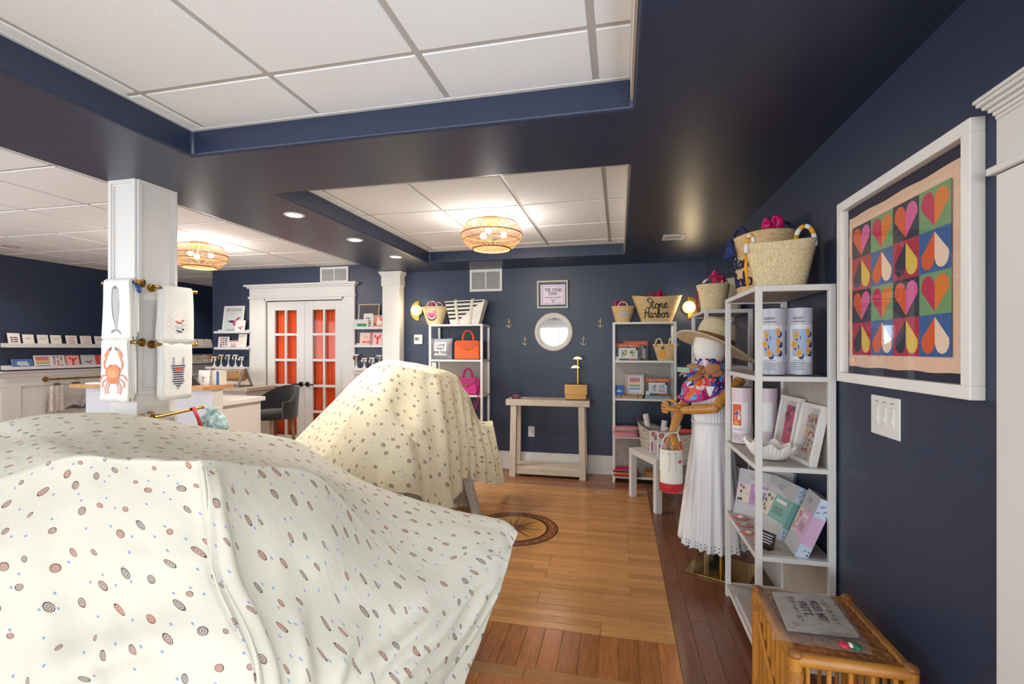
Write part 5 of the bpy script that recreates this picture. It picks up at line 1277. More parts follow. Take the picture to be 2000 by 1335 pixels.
m = MB(); m.hexa([(-.155, -.03, .005), (-.085, -.03, .0), (-.085, -.028, .0), (-.155, -.028, .005)], [(-.155, -.03, .035), (-.085, -.03, .03), (-.085, -.028, .03), (-.155, -.028, .035)]); m.build('tag', mat('#9fc4a4', .6), t)
# --- straw sun hat with a brown band
t = thing('sun_hat', 'wide brimmed cream straw hat with a brown band on the mannequin', 'hat', (MQ.x+.005, MQ.y, 1.415), (0, .36, .30))
HATM = mat('#d9c5a0', .8, var_tex=(60, .1), bump=(120, .4))
PH = catmull([Vector(q+(0,)) for q in ((.108, .0), (.110, .05), (.106, .10), (.088, .142), (.045, .155), (.002, .146))], 3)
m = MB(); m.lathe([(p.x, p.y) for p in PH], 40, fn=lambda p, a: (p[0]*1.08, p[1]*.92, p[2]), caps=False)
def brim(s, b):
    a = 2*pi*s; r = .100+b*(.135+.02*cos(a)); return (r*cos(a)*1.08, r*sin(a)*.97, .002-.012*b+.014*sin(2*a+.5)*b*b-.022*b*b*(1 if cos(a) > 0 else 0)*cos(a))
m.grid(brim, 60, 10, 0, True); cb_ = m.build('crown_and_brim', HATM, t, True, solid=.004)
m = MB(); m.lathe([(.1105, .004), (.1125, .042)], 40, fn=lambda p, a: (p[0]*1.08, p[1]*.92, p[2]), caps=False); m.build('hat_band', mat('#9a6a42', .6), cb_, True, solid=.002)
# --- drawstring bucket bag hanging from the hand
q = PY(1311, 960, 3.12)
t = thing('bucket_bag', 'cream canvas bucket bag with red base hanging from the wooden hand', 'handbag', (q.x, q.y, q.z))
hgt = PY(1311, 876, 3.12).z-q.z; r0 = .066
m = MB(); m.lathe([(r0*.92, .008), (r0, .05), (r0*1.02, hgt)], 32, fn=lambda p, a: (p[0], p[1]*.8, p[2]), caps=False); bb_ = m.build('bag_body', CANVAS, t, True, solid=.003)
m = MB(); m.lathe([(.002, -.002), (r0*.75, -.002), (r0*1.0, .012), (r0*1.06, .03), (r0*1.06, .062)], 32, fn=lambda p, a: (p[0], p[1]*.8, p[2]), caps=False); m.build('red_base', mat('#c4222c', .6), t, True)
for x in (-.05, -.02, .02, .05):
    m = MB(); a = x/r0; y = -.8*sqrt(max(0, 1-a*a))*r0*1.02; m.tube([(x+.005*cos(j*pi/4), y-.002, hgt-.02+.005*sin(j*pi/4)) for j in range(8)], .0016, 6, True); m.build('grommet', mat('#b8b8b4', .3, 1), bb_, True)
m = MB(); 
for x in (-.018, .018): m.tube([(x, -.056, hgt-.02), (x*.9, -.058, hgt-.09), (x*1.2, -.057, hgt-.125)], .002, 6)
m.tube([(-.02, -.056, hgt-.02), (0, -.06, hgt-.016), (.02, -.056, hgt-.02)], .002, 6); m.build('drawstring', mat('#d8d4cc', .8), t, True)
hp = hd+MQ-q+Vector((-.02, 0, .035))
m = MB(); m.tube([(-r0*.95, 0, hgt-.01), (-.035, .0, hgt+.08), (hp.x, hp.y, hp.z+.09), (.045, 0, hgt+.07), (r0*.95, 0, hgt-.01)], .005, 6, smooth=4); m.build('rope_handle', mat('#dcd2d0', .8), t, True)
m = MB(); m.tube([(r0*.95, -.01, hgt-.02), (r0*.8, -.01, hgt+.05)], .007, 6); m.build('red_leather_tab', mat('#b0302c', .6), t, True)
m = MB(); m.add([(.030, -.0575, hgt-.075), (.054, -.050, hgt-.075), (.050, -.053, hgt-.05)], [(0, 1, 2)]); m.build('red_sail_emblem', mat('#b8324a', .6), bb_)
m = MB(); m.box(-.075, -.058, -.004, .004, .0, .13); m.build('woven_tag', mat('#7d7a55', .7), t)
# ================================================================== towels on the column
def towel_bar(label, p0, p1, wall_dir, n=2):
    t = thing('towel_bar', label, 'towel bar', (0, 0, 0), 0, 'brass towel bars on the column'); p0 = Vector(p0); p1 = Vector(p1); d = (p1-p0).normalized(); t.location = (p0+p1)/2; o = t.location.copy()
    m = MB(); m.tube([p0-o, p1-o], .008, 10); m.build('rod', BRASS, t, True, autos=40)
    for q, s in ((p0, -1), (p1, 1)): m = MB(); m.tube([q-o, q-o+d*s*.012], [.011, .011], 12); m.build('end_knob', BRASS, t, True, autos=40)
    wd_ = Vector(wall_dir); gap = wd_.length
    for f in ((.12, .88) if n == 2 else (.12,)):
        q = p0+(p1-p0)*f-o; m = MB(); m.tube([q, q+wd_*.97], .009, 10); ar_ = m.build('arm', BRASS, t, True, autos=40)
        m = MB(); m.tube([q+wd_*.86, q+wd_*.995], [.022, .024], 18); m.build('flange', BRASS, ar_, True, autos=40)
def towel(label, loc, rz, wd, L, flare, shapes, th=.05, side=None):
    t = thing('tea_towel', label, 'towel', loc, rz, 'printed tea towels on the column')
    def layer(y0, y1, l0, l1, wob, ph):
        m = MB()
        def g(s, b):
            q = b*2-1; x = (s-.5)
            if abs(q) < .16: a = (q/.16)*pi/2; y = (y0+y1)/2+(y1-y0)/2*sin(a); z_ = L-.018+(.018+abs(y1-y0)*.12)*cos(a); dn_ = 0
            else:
                k = (abs(q)-.16)/.84; l_ = l0 if q < 0 else l1; z_ = (L-.018)-k*l_; y = y0 if q < 0 else y1; dn_ = k
            return (x*(wd+flare*dn_)+.004*sin(ph+dn_*3), y+wob*sin(x*14+ph)*dn_, z_)
        m.grid(g, 14, 30); return m.build('fold', LINEN, t, True, solid=.003)
    layer(0, th, L-.018, L*.82, .003, .4); layer(.010, th-.008, L*.96, L*.9, .003, 1.9); layer(.020, th-.014, L*.9, L*.95, .004, 3.1)
    W = lambda a, b, o: ((a-.5)*(wd+flare*(1-b)), -.0015-o+.003*sin((a-.5)*14+.4)*(1-b), b*(L-.018))
    art(t, shapes, W, base=.0022, step=.0001)
    if side: side(t)
    return t
whale = [po([(.42, .93), (.36, .88), (.35, .75), (.36, .6), (.40, .42), (.47, .25), (.50, .17), (.54, .17), (.56, .3), (.60, .45), (.62, .6), (.60, .8), (.58, .9), (.5, .95)], '#b4b3b2'), po([(.42, .93), (.36, .88), (.35, .75), (.36, .6), (.40, .42), (.47, .25), (.50, .17), (.49, .25), (.43, .42), (.39, .6), (.38, .75), (.41, .89), (.56, .88), (.5, .95)], '#777a7e'), po([(.50, .18), (.36, .15), (.38, .10), (.48, .14), (.52, .16)], '#8a8c90'), po([(.54, .18), (.66, .13), (.70, .07), (.58, .12), (.52, .15)], '#9a9c9e')]
def leg_(pts, w_, c, asp): return stroke(pts, w_, c, asp)
crab = []
for s in (-1, 1):
    X = lambda x: .5+s*x
    crab += leg_([(X(.18), .52), (X(.34), .58), (X(.36), .66), (X(.28), .74)], .028, '#cf7d62', .6)
    crab += [po([(X(.30), .70), (X(.36), .80), (X(.22), .90), (X(.10), .93), (X(.16), .86), (X(.20), .80)], '#d88a6a'), po([(X(.16), .89), (X(.06), .95), (X(.10), .87)], '#2c2c30')]
    for k, (a, b, c2) in enumerate((((.24, .46), (.42, .44), (.50, .36)), ((.22, .40), (.40, .33), (.42, .24)), ((.18, .36), (.32, .24), (.28, .12)), ((.10, .34), (.2, .22), (.16, .14)))):
        crab += leg_([(X(a[0]), a[1]), (X(b[0]), b[1]), (X(c2[0]), c2[1])], .020, '#cf8266', .6)
crab += [po([(.5+.29*cos(a)*(1 if sin(a) > 0 else .78), .47+.165*sin(a)) for a in [i*pi/12 for i in range(24)]], '#d9794a'), po([(.5+.2*cos(a), .49+.10*sin(a)) for a in [i*pi/8 for i in range(16)]], '#e19a5c'), ell(.42, .615, .018, .016, '#3a3030', 8), ell(.58, .615, .018, .016, '#3a3030', 8)]
swim = []
for k, c in enumerate(('#d4413a', '#a9c4cc', '#27305a')):
    y = .40-.085*k; swim += stroke([(.12, y+.10), (.3, y+.02), (.5, y-.03)], .006, '#d8b8a4', .6)+stroke([(.62, y), (.8, y+.04), (.86, y+.05)], .006, '#d8b8a4', .6)+[po([(.38, y+.02), (.45, y-.03), (.58, y-.045), (.62, y-.02), (.5, y-.005)], c), ell(.63, y+.02, .035, .022, c, 10)]
suit = []
for k in range(11):
    y = .62-.042*k; hw_ = .25-.06*sin(pi*k/9) if k < 8 else (.25-.08*(k-7)); suit.append(rc(.5-max(.03, hw_), y-.012, .5+max(.03, hw_), y+.010, '#2d3350'))
for s in (-1, 1):
    for k in range(5): suit.append(rc(.5+s*.17-.035, .64+.03*k, .5+s*.17+.035, .652+.03*k, '#2d3350'))
suit.append(rc(.36, .52, .64, .575, '#c8584e'))
def navyside(t):
    m = MB(); m.grid(lambda s, b: (.09+.045*s+.004, .012+.03*b-.015*s, .30+.008*sin(s*9+b*4)-.05*s*s), 8, 6); m.build('blue_print_fold', mat('#4a5f96', .9, var_tex=(60, .6)), t, True, solid=.004)
by = CY0-.055; bx = CX1+.065
towel_bar('brass bar with the whale towel high on the column front', (-2.712, by, 1.735), (-2.50, by, 1.735), (0, .055, 0))
towel_bar('brass bar with the crab towel lower on the column front', (-2.712, by, 1.415), (-2.50, by, 1.415), (0, .055, 0))
towel_bar('brass bar with the swimmers towel on the column side', (bx, 2.14, 1.722), (bx, 2.39, 1.722), (-.065, 0, 0), 1)
towel_bar('brass bar with the swimsuit towel on the column side', (bx, 2.14, 1.405), (bx, 2.39, 1.405), (-.065, 0, 0), 1)
towel('white tea towel printed with a grey whale on the column front', (-2.608, by-.022, 1.432), 0, .172, .318, .02, whale, .044, navyside)
towel('white tea towel printed with an orange crab on the column front', (-2.622, by-.022, 1.10), 0, .172, .328, .012, crab, .044)
towel('white tea towel printed with red and navy swimmers on the column side', (bx+.022, 2.262, 1.417), pi/2, .185, .318, .02, swim, .044)
towel('white tea towel printed with a striped swimsuit on the column side', (bx+.022, 2.258, 1.095), pi/2, .180, .322, .0, suit, .044)
# low bars at sheet height with ribbon and a floral pouch
towel_bar('low brass bar with a navy ribbon on the column front', (-2.73, by-.02, 1.005), (-2.50, by-.02, 1.005), (0, .075, 0))
towel_bar('low brass bar with a red ribbon on the column side', (bx+.02, 2.13, 1.005), (bx+.02, 2.42, 1.025), (-.085, 0, 0), 1)
m = MB(); m.tube([(-2.60, by-.03, 1.0), (-2.60, by-.02, 1.016), (-2.60, by-.008, 1.0), (-2.60, by-.02, .90)], .016, 6, flat=.15); tag(m.build('ribbon', mat('#20284a', .6), None, True), 'navy ribbon looped over the low brass bar on the column front', 'ribbon')
m = MB(); m.tube([(bx+.008, 2.35, 1.025), (bx+.03, 2.35, 1.035), (bx+.045, 2.37, .97), (bx+.06, 2.39, .88)], .014, 6, flat=.15); tag(m.build('ribbon', mat('#b81c2a', .6), None, True), 'red ribbon hanging from the low brass bar on the column side', 'ribbon')
t = thing('fabric_pouch', 'crumpled pale blue floral pouch hanging beside the column', 'pouch', (bx+.02, 2.50, .84))
m = MB(); m.lathe([(.01, .0), (.07, .01), (.085, .06), (.06, .12), (.025, .15), (.04, .17)], 28, fn=lambda p, a: (p[0]*(1+.12*sin(7*a+p[2]*30)), p[1]*(1+.12*sin(7*a+p[2]*30)), p[2])); m.build('pouch', mat('#a8c4c6', .8, var_tex=(45, .5), bump=(30, .5)), t, True)
art(t, [ell(.3+.13*i, .3+.2*(i % 3), .05, .05, '#c25a80', 8) for i in range(4)], lambda a, b, o: (.088*sin((a-.5)*3), -.088*cos((a-.5)*3)-.004, .02+b*.1), name='flower_print')
# ================================================================== card shelves on the left wall
def ledge(label, u=None, loc=None, L=1, rz=0, dp=.075, lip=.045):
    t = thing('picture_ledge', label, 'shelf', loc, rz, 'white picture ledges'); m = MB()
    m.box(-L/2, L/2, -dp, -.001, 0, .014); m.build('board', WHITE, t, bevel=.001); m = MB(); m.box(-L/2, L/2, -dp-.012, -dp, 0, lip); m.build('lip', WHITE, t, bevel=.002); m = MB(); m.box(-L/2, L/2, -.012, -.001, .014, .05); m.build('back_rail', WHITE, t)
Y0 = 3.906; Y1 = YE-.05
ledge('long white picture ledge with plain greeting cards on the left wall', loc=(XL, (Y0+Y1)/2, 1.395), L=Y1-Y0, rz=pi/2)
ledge('long white picture ledge resting on the left wall panelling', loc=(XL+.001, (Y0+Y1)/2, 1.145), L=Y1-Y0, rz=pi/2, lip=.035)
def lcard(label, u0, u1, zb, h, face, shapes, texts=(), lean=.22, edge='#e9e2da', grp='cards on the left wall ledges'):
    X = XL+.055; a = PX(u0, 681, X).y; b = PX(u1, 681, X).y; wd = (b-a)*.97
    t = thing('greeting_card', label, 'card', (X, (a+b)/2, zb), (-lean, 0, pi/2), grp); m = MB(); m.box(-wd/2, wd/2, 0, .004, 0, h); m.build('card', mat(edge, .7), t)
    W = flat(wd, h); art(t, [rc(.0, .0, 1, 1, face)]+list(shapes), W, base=.0008, step=.0003)
    for s, sz, aa, bb, c in texts: lettering(t, s, sz, W, aa, bb, c, wd, h, off=.004)
    return t
zc = 1.411; hc = .138
lcard('pink edged card with three black lines of writing on the upper ledge', 17, 42, zc, .15, '#efe2d8', [rc(.12, .2, .2, .21, '#3a3636')]+[x for k in range(3) for x in [rc(.2, .62-.16*k, .42, .70-.16*k, '#3a3636'), rc(.47, .62-.16*k, .8, .70-.16*k, '#3a3636')]], edge='#e0a8b8')
for k, (u0, u1, c, n) in enumerate(((46.5, 69, '#8a8478', 1), (75, 97, '#a89a8c', 2), (101, 122.5, '#c0aea0', 2), (131, 153, '#cf7a84', 6), (159, 181, '#e0a8ae', 5), (187, 208, '#9a948a', 1))):
    lcard('cream greeting card on the upper left ledge, %s from the left edge' % ('second', 'third', 'fourth', 'fifth', 'sixth', 'seventh')[k] if n not in (6, 5) else ('cream card with rows of red writing on the upper left ledge' if n == 6 else 'cream card with a faint pink block of writing on the upper left ledge'), u0, u1, zc, hc, '#ece3d8', lines(.2, .85, .55 if n < 3 else .2, .8 if n < 3 else .88, n, c, .13 if n < 3 else .2, .25))
zl = 1.162
rain = ['#c23a5c', '#b8304a', '#d8803a', '#e0a850', '#7a8a3a', '#d8d8d8', '#2f4f86']
dotc = ['#c8b8b0', '#b03a4a', '#c2404e', '#c8a850', '#b84a60', '#3a5a4a', '#4a6a90', '#2a2a34']
def dots(R_, cols=3, rows=5):
    r = random.Random(R_); return [rc(.2+.24*i, .12+.17*j, .36+.24*i, .22+.17*j, r.choice(dotc)) for i in range(cols) for j in range(rows)]
lob = lambda c: [ell(.5, .55, .10, .16, c, 12), po([(.45, .42), (.55, .42), (.58, .2), (.66, .12), (.5, .16), (.34, .12), (.42, .2)], c), ell(.3, .72, .09, .08, c, 10), ell(.7, .72, .09, .08, c, 10)]+stroke([(.42, .6), (.3, .6), (.28, .68)], .03, c, .8)+stroke([(.58, .6), (.7, .6), (.72, .68)], .03, c, .8)
wavy = lambda c: [ell(.06+.88*i/8, y, .05, .035, c, 8) for i in range(9) for y in (.04, .96)]+[ell(x, .1+.8*i/8, .05, .035, c, 8) for i in range(9) for x in (.05, .95)]
bird = [po([(.25, .42), (.5, .44), (.62, .38), (.55, .32), (.35, .34)], '#2d3358'), po([(.5, .35), (.72, .55), (.88, .58), (.75, .44), (.62, .3), (.7, .15), (.5, .25)], '#c8404e')]
lcard('wide blue card with a white floral wreath on the lower left ledge', 24, 67, zl, .105, '#4a6a9c', [ell(.3+.05*i, .5+.12*sin(i*2.1), .09, .16, '#b9c0cc', 9) for i in range(9)], edge='#d8dce4')
lcard('card with rainbow stripes on the lower left ledge', 68, 100, zl, .145, '#dcd0d0', [rc(.1, .82-.115*k-.045, .95, .82-.115*k+.04, c) for k, c in enumerate(rain)])
lcard('card with a grid of colour swatches on the lower left ledge', 99.5, 129, zl, .145, '#ded6d2', dots(4))
lcard('pink card with a red lobster and wavy border on the lower left ledge', 130, 158, zl, .145, '#e8b0a4', wavy('#c23a3e')+lob('#c2323a'))
lcard('grey card with a red and navy bird on the lower left ledge', 160, 188, zl, .145, '#b9bdbc', bird+lines(.3, .8, .82, .86, 1, '#8a8a88', .3))
lcard('red patterned card beside the crab towel on the lower left ledge', 188, 216, zl, .145, '#c2404a', [rc(.3, .1, .9, .9, '#d8a0a0')]+lob('#b8323c'))
for k, (u0, u1) in enumerate(((376, 388), (389, 401), (402, 416))):
    lcard('small cream card on the upper ledge past the column, %s of three' % ('left', 'middle', 'right')[k], u0, u1, zc, .135, '#e6dace', lines(.2, .8, .3, .8, 3, ('#b8a07a', '#c8b08a', '#d8a0a0')[k], .15), lean=.3)
for k, (u0, u1) in enumerate(((371, 382), (383, 396), (397, 408), (409, 421))):
    lcard('small card on the lower ledge past the column, %s in the row' % ('first', 'second', 'third', 'fourth')[k], u0, u1, zl, .14, ('#d8c8bc', '#dcc8b4', '#e0bcb0', '#d8b090')[k], [rc(.08, .06, .92, .94, ('#c8c0b0', '#b9b090', '#e4d0c4', '#d89a6a')[k])]+[ell(.3+.2*i, .5, .1, .12, ('#a8a890', '#c87a6a', '#c85a5a', '#a06a3a')[k], 8) for i in range(3)], lean=.3)
# brass rail with hanging film bags
XRL = XL+.10; zr = 1.02; ya = PX(97, 740, XRL).y
t = thing('hanging_rail', 'long brass rail on the left wall panelling above the bags', 'rail', (XRL, ya, zr))
m = MB(); m.tube([(0, 0, 0), (0, 1.5, 0)], .011, 10); m.build('rod', BRASS, t, True, autos=40)
for y in (.0, 1.45): m = MB(); m.tube([(0, y, 0), (-.073, y, 0)], [.011, .011], 10); m.tube([(-.06, y, 0), (-.073, y, 0)], .03, 14); m.build('bracket', BRASS, t, True, autos=40)
for k, (u, w_, lab) in enumerate(((112, .20, 'clear film bag with a white lace garment on the brass rail'), (149, .28, 'wide clear film bag with dried flowers on the brass rail'))):
    y = PX(u, 740, XRL).y; t = thing('garment_bag', lab, 'bag', (XRL+.005, y, zr-.40), pi/2, 'film bags on the brass rail'); H = .40
    m = MB(); m.tube([(.0, .012, H-.05), (.0, .012, H), (.012, .0, H+.02), (.02, .0, H), (.01, -.0, H-.02)], .0035, 6, smooth=3); m.build('hook', BRASS, t, True)
    m = MB(); m.box(-w_*.16, w_*.16, .004, .018, H-.075, H-.05); m.build('clip', mat('#4a4440', .5), t)
    m = MB(); m.grid(lambda s, b: ((s-.5)*w_*(.5+.5*min(1, (1-b)*3)), -.014-.012*sin(s*9+b*3)*(1-b), b*(H-.06)), 16, 14); m.grid(lambda s, b: ((.5-s)*w_*(.5+.5*min(1, (1-b)*3)), .03+.012*sin(s*9+b*3)*(1-b), b*(H-.06)), 16, 14); m.build('film', PLAS, t, True)
    if k == 0: m = MB(); m.grid(lambda s, b: ((s-.5)*.17, .006+.006*sin(s*20), .02+b*(H-.1)), 24, 6); m.build('lace_garment', mat('#e6dcd2', .9, bump=(60, .8), var_tex=(50, .2)), t, True)
    else:
        m = MB()
        for i in range(10): a = i*.6; m.tube([(-.12+.022*i, .005, .03), (-.09+.022*i, .0, .045+.02*sin(a)), (-.07+.022*i, .008, .04)], [.006, .014, .005], 6)
        m.build('dried_flowers', mat('#5a3a34', .8, var_tex=(40, .5)), t, True)
        m = MB(); m.ball((.11, .0, .055), .022, 10); m.build('flower_head', mat('#7a2a40', .8), t, True)
# ================================================================== reception counter
CW = mat('#d3d2d8', .45); DW = mat('#d2cac4', .5)
t = thing('reception_counter', 'white reception counter with butcher block top behind the column', 'counter', (-4.1, 3.8, 0))
m = MB(); m.box(-.71, .68, -.36, -.34, .0, 1.03); m.build('front_panel', CW, t, bevel=.002)
m = MB(); m.box(-.71, .68, -.34, -.24, .0, 1.03); m.build('upper_case', DW, t, bevel=.002)
m = MB(); m.box(-.70, .65, -.24, .25, .0, .87); m.build('desk_body', DW, t, bevel=.002)
m = MB(); m.box(-.72, .68, -.239, .28, .872, .912); m.build('desk_top', mat('#d8d2cc', .4), t, bevel=.003)
for k in range(5):
    m = MB(); m.box(-.75, .70, -.47+.066*k, -.47+.066*(k+1)-.0006, 1.03, 1.062); m.build('butcher_block_stave', mat('#bd8a55', .4, vary=.15, var_tex=(8, .15, (1.5, 14, 1))), t)
zt = 1.062
t = thing('easel_sign', 'black triangular easel on the counter beside the swimsuit towel', 'sign', (-3.66, 3.46, zt)); m = MB(); m.hexa([(-.06, -.03, 0), (.05, -.03, 0), (.05, .05, 0), (-.06, .05, 0)], [(-.06, .005, .12), (-.04, .005, .12), (-.04, .012, .12), (-.06, .012, .12)]); m.build('easel', BLACK, t)
t = thing('greeting_card', 'white card with a red lobster standing on the counter', 'card', (-3.59, 3.52, zt), (-.12, 0, .1)); m = MB(); m.box(-.055, .055, 0, .004, 0, .13); m.build('card', PAPER, t); art(t, [([(.2+.5*p[0], .1+.6*p[1]) for p in q[0]], q[1]) for q in sum([x if isinstance(x, list) else [x] for x in lob('#b8505a')], [])], flat(.11, .13))
t = thing('paper_sheet', 'white papers lying on the left end of the counter', 'papers', (-4.55, 3.47, zt)); m = MB(); m.box(-.17, .17, -.1, .1, 0, .012); m.build('paper_stack', PAPER, t); m = MB(); m.box(-.02, .19, -.09, .05, .012, .02); m.build('red_folder', mat('#c86a70', .6), t)
t = thing('file_box', 'cream holder of booklets with one blue spine on the counter', 'holder', (-3.50, 3.58, zt))
m = MB(); m.box(-.05, .05, -.02, .05, 0, .125); m.build('holder', mat('#e2dccc', .6), t); m = MB(); m.box(.012, .038, -.024, -.02, 0, .12); m.build('blue_spine', mat('#2f5f90', .6), t)
# back counter with kraft paper cutter
t = thing('side_counter', 'greyish wood side counter along the wall left of the doors', 'counter', (-4.78, 5.08, 0))
m = MB(); m.box(-.50, .46, -.23, .24, .87, .912); m.build('counter_top', PALEWOOD, t, bevel=.003); m = MB(); m.box(-.48, .42, -.2, .24, 0, .87); m.build('cabinet_body', DW, t)
t = thing('paper_cutter', 'kraft paper roll in a grey A-frame cutter on the side counter', 'paper roll', (-4.72, 5.0, .912))
GA = mat('#847a74', .5)
for s in (-1, 1):
    m = MB(); x = s*.235
    for y0 in (-.12, .12): m.tube([(x, y0, 0), (x, y0*.15, .20)], .014, 8)
    m.tube([(x-.012, 0, .20), (x+.012, 0, .20)], .03, 12); m.build('side_frame', GA, t, True, autos=40)
m = MB(); m.tube([(-.222, 0, .14), (.222, 0, .14)], .068, 24); m.build('kraft_roll', mat('#b98a52', .7), t, True, autos=40)
m = MB(); m.box(-.22, .22, -.10, -.085, .18, .20); m.build('cutting_bar', GA, t); m = MB(); m.box(-.22, .22, -.11, .11, 0, .018); m.build('base', GA, t)
# black upholstered counter stool
t = thing('bar_stool', 'black upholstered stool with curved back before the french doors', 'stool', (-3.80, 4.66, 0), -.2)
BK = mat('#1b1b1e', .85, bump=(200, .3), sheen=.3)
m = MB(); m.lathe([(.002, .60), (.19, .60), (.215, .62), (.215, .67), (.19, .69), (.002, .69)], 36); m.build('seat', BK, t, True)
def bk(s, b, o):
    a = -.35+s*(pi+.7); r = .235+.02*b+o; lo = .61; hi = .80+.16*max(0, sin(a))**.8; return (r*cos(a), r*sin(a)*.95, lo+(hi-lo)*b)
m = MB(); m.grid(lambda s, b: bk(s, b, .02), 40, 8); m.grid(lambda s, b: bk(1-s, b, -.02), 40, 8)
e = [bk(i/39, 1, .02) for i in range(40)]; e2_ = [bk(i/39, 1, -.02) for i in range(40)]; m.add(e+e2_, [(i, i+1, i+41, i+40) for i in range(39)])
e = [bk(i/39, 0, .02) for i in range(40)]; e2_ = [bk(i/39, 0, -.02) for i in range(40)]; m.add(e+e2_, [(i+40, i+41, i+1, i) for i in range(39)])
for s in (0, 1): m.add([bk(s, 0, .02), bk(s, 1, .02), bk(s, 1, -.02), bk(s, 0, -.02)], [(0, 1, 2, 3)])
m.build('backrest', BK, t, True, autos=60)
for sx in (-1, 1):
    for sy in (-1, 1): m = MB(); m.tube([(sx*.12, sy*.12, .60), (sx*.19, sy*.19, 0)], [.02, .014], 10); m.build('leg', mat('#8a6a50', .5), t, True, autos=40)
m = MB(); m.tube([(.178*sx, .178*sy, .2) for sx, sy in ((-1, -1), (1, -1), (1, 1), (-1, 1))], .008, 8, True); m.build('footrest', mat('#3a3430', .4, .6), t)
# ================================================================== ledges either side of the doors
YL = YB-.001
def wledge(label, u0, u1, z_):
    a = PY(u0, 660, YB-.06).x; b = PY(u1, 660, YB-.06).x; ledge(label, loc=((a+b)/2, YL, z_), L=b-a, dp=.07, lip=.03)
wledge('upper white ledge left of the doors holding the bird prints', 420, 487, 1.585); wledge('lower white ledge left of the doors', 420, 487, 1.372)
wledge('upper white ledge between the doors and the pilaster', 690, 755, 1.62); wledge('lower white ledge between the doors and the pilaster', 692, 755, 1.40)
def wcard(label, u0, u1, zb, h, face, shapes, texts=(), lean=.12, y=-.05, name='greeting_card', cat='card', edge='#e9e2da', roll=0):
    Y = YB+y; a = PY(u0, 660, Y).x; b = PY(u1, 660, Y).x; wd = b-a
    t = thing(name, label, cat, ((a+b)/2, Y, zb), (-lean, roll, 0), 'prints by the french doors'); m = MB(); m.box(-wd/2, wd/2, 0, .006, 0, h); m.build('card', mat(edge, .7), t)
    W = flat(wd, h); art(t, [rc(.05, .04, .95, .96, face)]+list(shapes), W, base=.0008, step=.0003)
    for s, sz, aa, bb, c in texts: lettering(t, s, sz, W, aa, bb, c, wd, h, off=.004)
    return t
z1 = 1.60; z2 = 1.387
wcard('large pale grey bird print reading AVALON left of the doors', 433, 473, z1, .35, '#c5cbc8', [([(p[0], .06+.9*p[1]) for p in q[0]], q[1]) for q in bird]+lines(.35, .65, .66, .74, 2, '#c89a80', .15), [('AVALON', .055, .5, .84, '#8a8070'), ('LOBSTER', .042, .45, .075, '#6a6a66')], lean=.13, y=-.052)
wcard('small white bird card in front of the large bird print', 458, 477, z1, .155, '#dfe0e0', [([(p[0], .05+.8*p[1]) for p in q[0]], q[1]) for q in bird], lean=.15, y=-.068)
wcard('card of colour swatches on the lower ledge left of the doors', 425, 446, z2, .155, '#dcd8d6', dots(9))
wcard('small card with pink scalloped writing on the lower ledge left of the doors', 446, 465, z2, .105, '#e8e0e0', [ell(.1+.8*i/5, .9, .09, .07, '#c23a5c', 8) for i in range(6)]+lines(.2, .8, .15, .35, 1, '#4a4a58', .25), [('love', .05, .5, .55, '#c8406a')], y=-.06)
wcard('tall narrow cream card beside the door casing', 464, 480, z2, .19, '#e8e0d4', lines(.2, .8, .3, .85, 5, '#c8bda8', .12), y=-.06)
z3 = 1.635; z4 = 1.415
t = wcard('dark print in a pale gold frame right of the doors', 698, 739, z3, .30, '#4a464c', [], y=-.05, name='framed_print', cat='frame', edge='#c9b28a')
wcard('narrow card of colour swatches before the dark gold framed print', 709, 727, z3, .18, '#e0dcd8', dots(12, 3, 4), y=-.058)
wcard('clear display box with a green label right of the doors', 687, 719, z3, .105, '#d2cfce', [rc(.18, .2, .9, .52, '#2f8a5c'), rc(.18, .2, .32, .52, '#c8d8ce')], y=-.072, lean=.03, name='display_box', cat='box')
wcard('pink print of a white animal in a pale frame right of the doors', 727, 754, z3, .155, '#d97a78', [ell(.5, .42, .22, .16, '#e8ddc8', 12), ell(.42, .62, .1, .14, '#e8ddc8', 10), ell(.4, .8, .14, .04, '#e6d7a0', 10), rc(.34, .14, .42, .35, '#e8ddc8'), rc(.58, .14, .66, .35, '#e8ddc8'), ell(.2, .3, .07, .08, '#4a2a34', 8)], y=-.065, name='framed_print', cat='frame', edge='#d8d4cc')
wcard('pink and red striped notebook with flowers right of the doors', 702, 725, z4, .165, '#e9b4ae', [rc(.1, .1, .9, .9, '#eec8bc')]+[ell(.3+.15*i, .3, .1, .09, ('#e0803a', '#d85a4a', '#e0a04a', '#c85a6a')[i], 8) for i in range(4)]+lines(.3, .75, .6, .75, 2, '#c8606a', .15)+[rc(.86, .0, .9, 1, '#a8344a'), rc(.95, 0, 1, 1, '#a8344a')], y=-.058)
wcard('pink notebook with a red lobster right of the doors', 725.5, 748, z4, .17, '#ecc0be', wavy('#a84a6a')+lob('#c8323c'), y=-.058)
def stand(label, u, h, zb, col, k):
    p = PY(u, 700, YB-.045); t = thing('earring_stand', label, 'stand', (p.x, YB-.045, zb), 0, 'white earring stands'); m = MB()
    m.lathe([(.028, 0), (.026, .006), (.01, .03), (.006, .06), (.005, h-.012)], 16); m.build('stem', WHITE, t, True); m = MB(); m.box(-.035, .035, -.01, .01, h-.012, h+.004); cb_ = m.build('crossbar', WHITE, t, bevel=.003)
    for s in (-1, 1):
        m = MB()
        if k == 0: m.tube([(s*.026, -.012, h-.012), (s*.03, -.013, h-.045), (s*.024, -.012, h-.07)], [.004, .013, .002], 8)
        else: m.ball((s*.026, -.014, h-.032), .015, 10)
        m.build('earring', mat(col, .4, .5 if k == 0 else 0), cb_, True)
nm = ('nearest the alcove', 'second', 'middle', 'fourth', 'nearest the door')
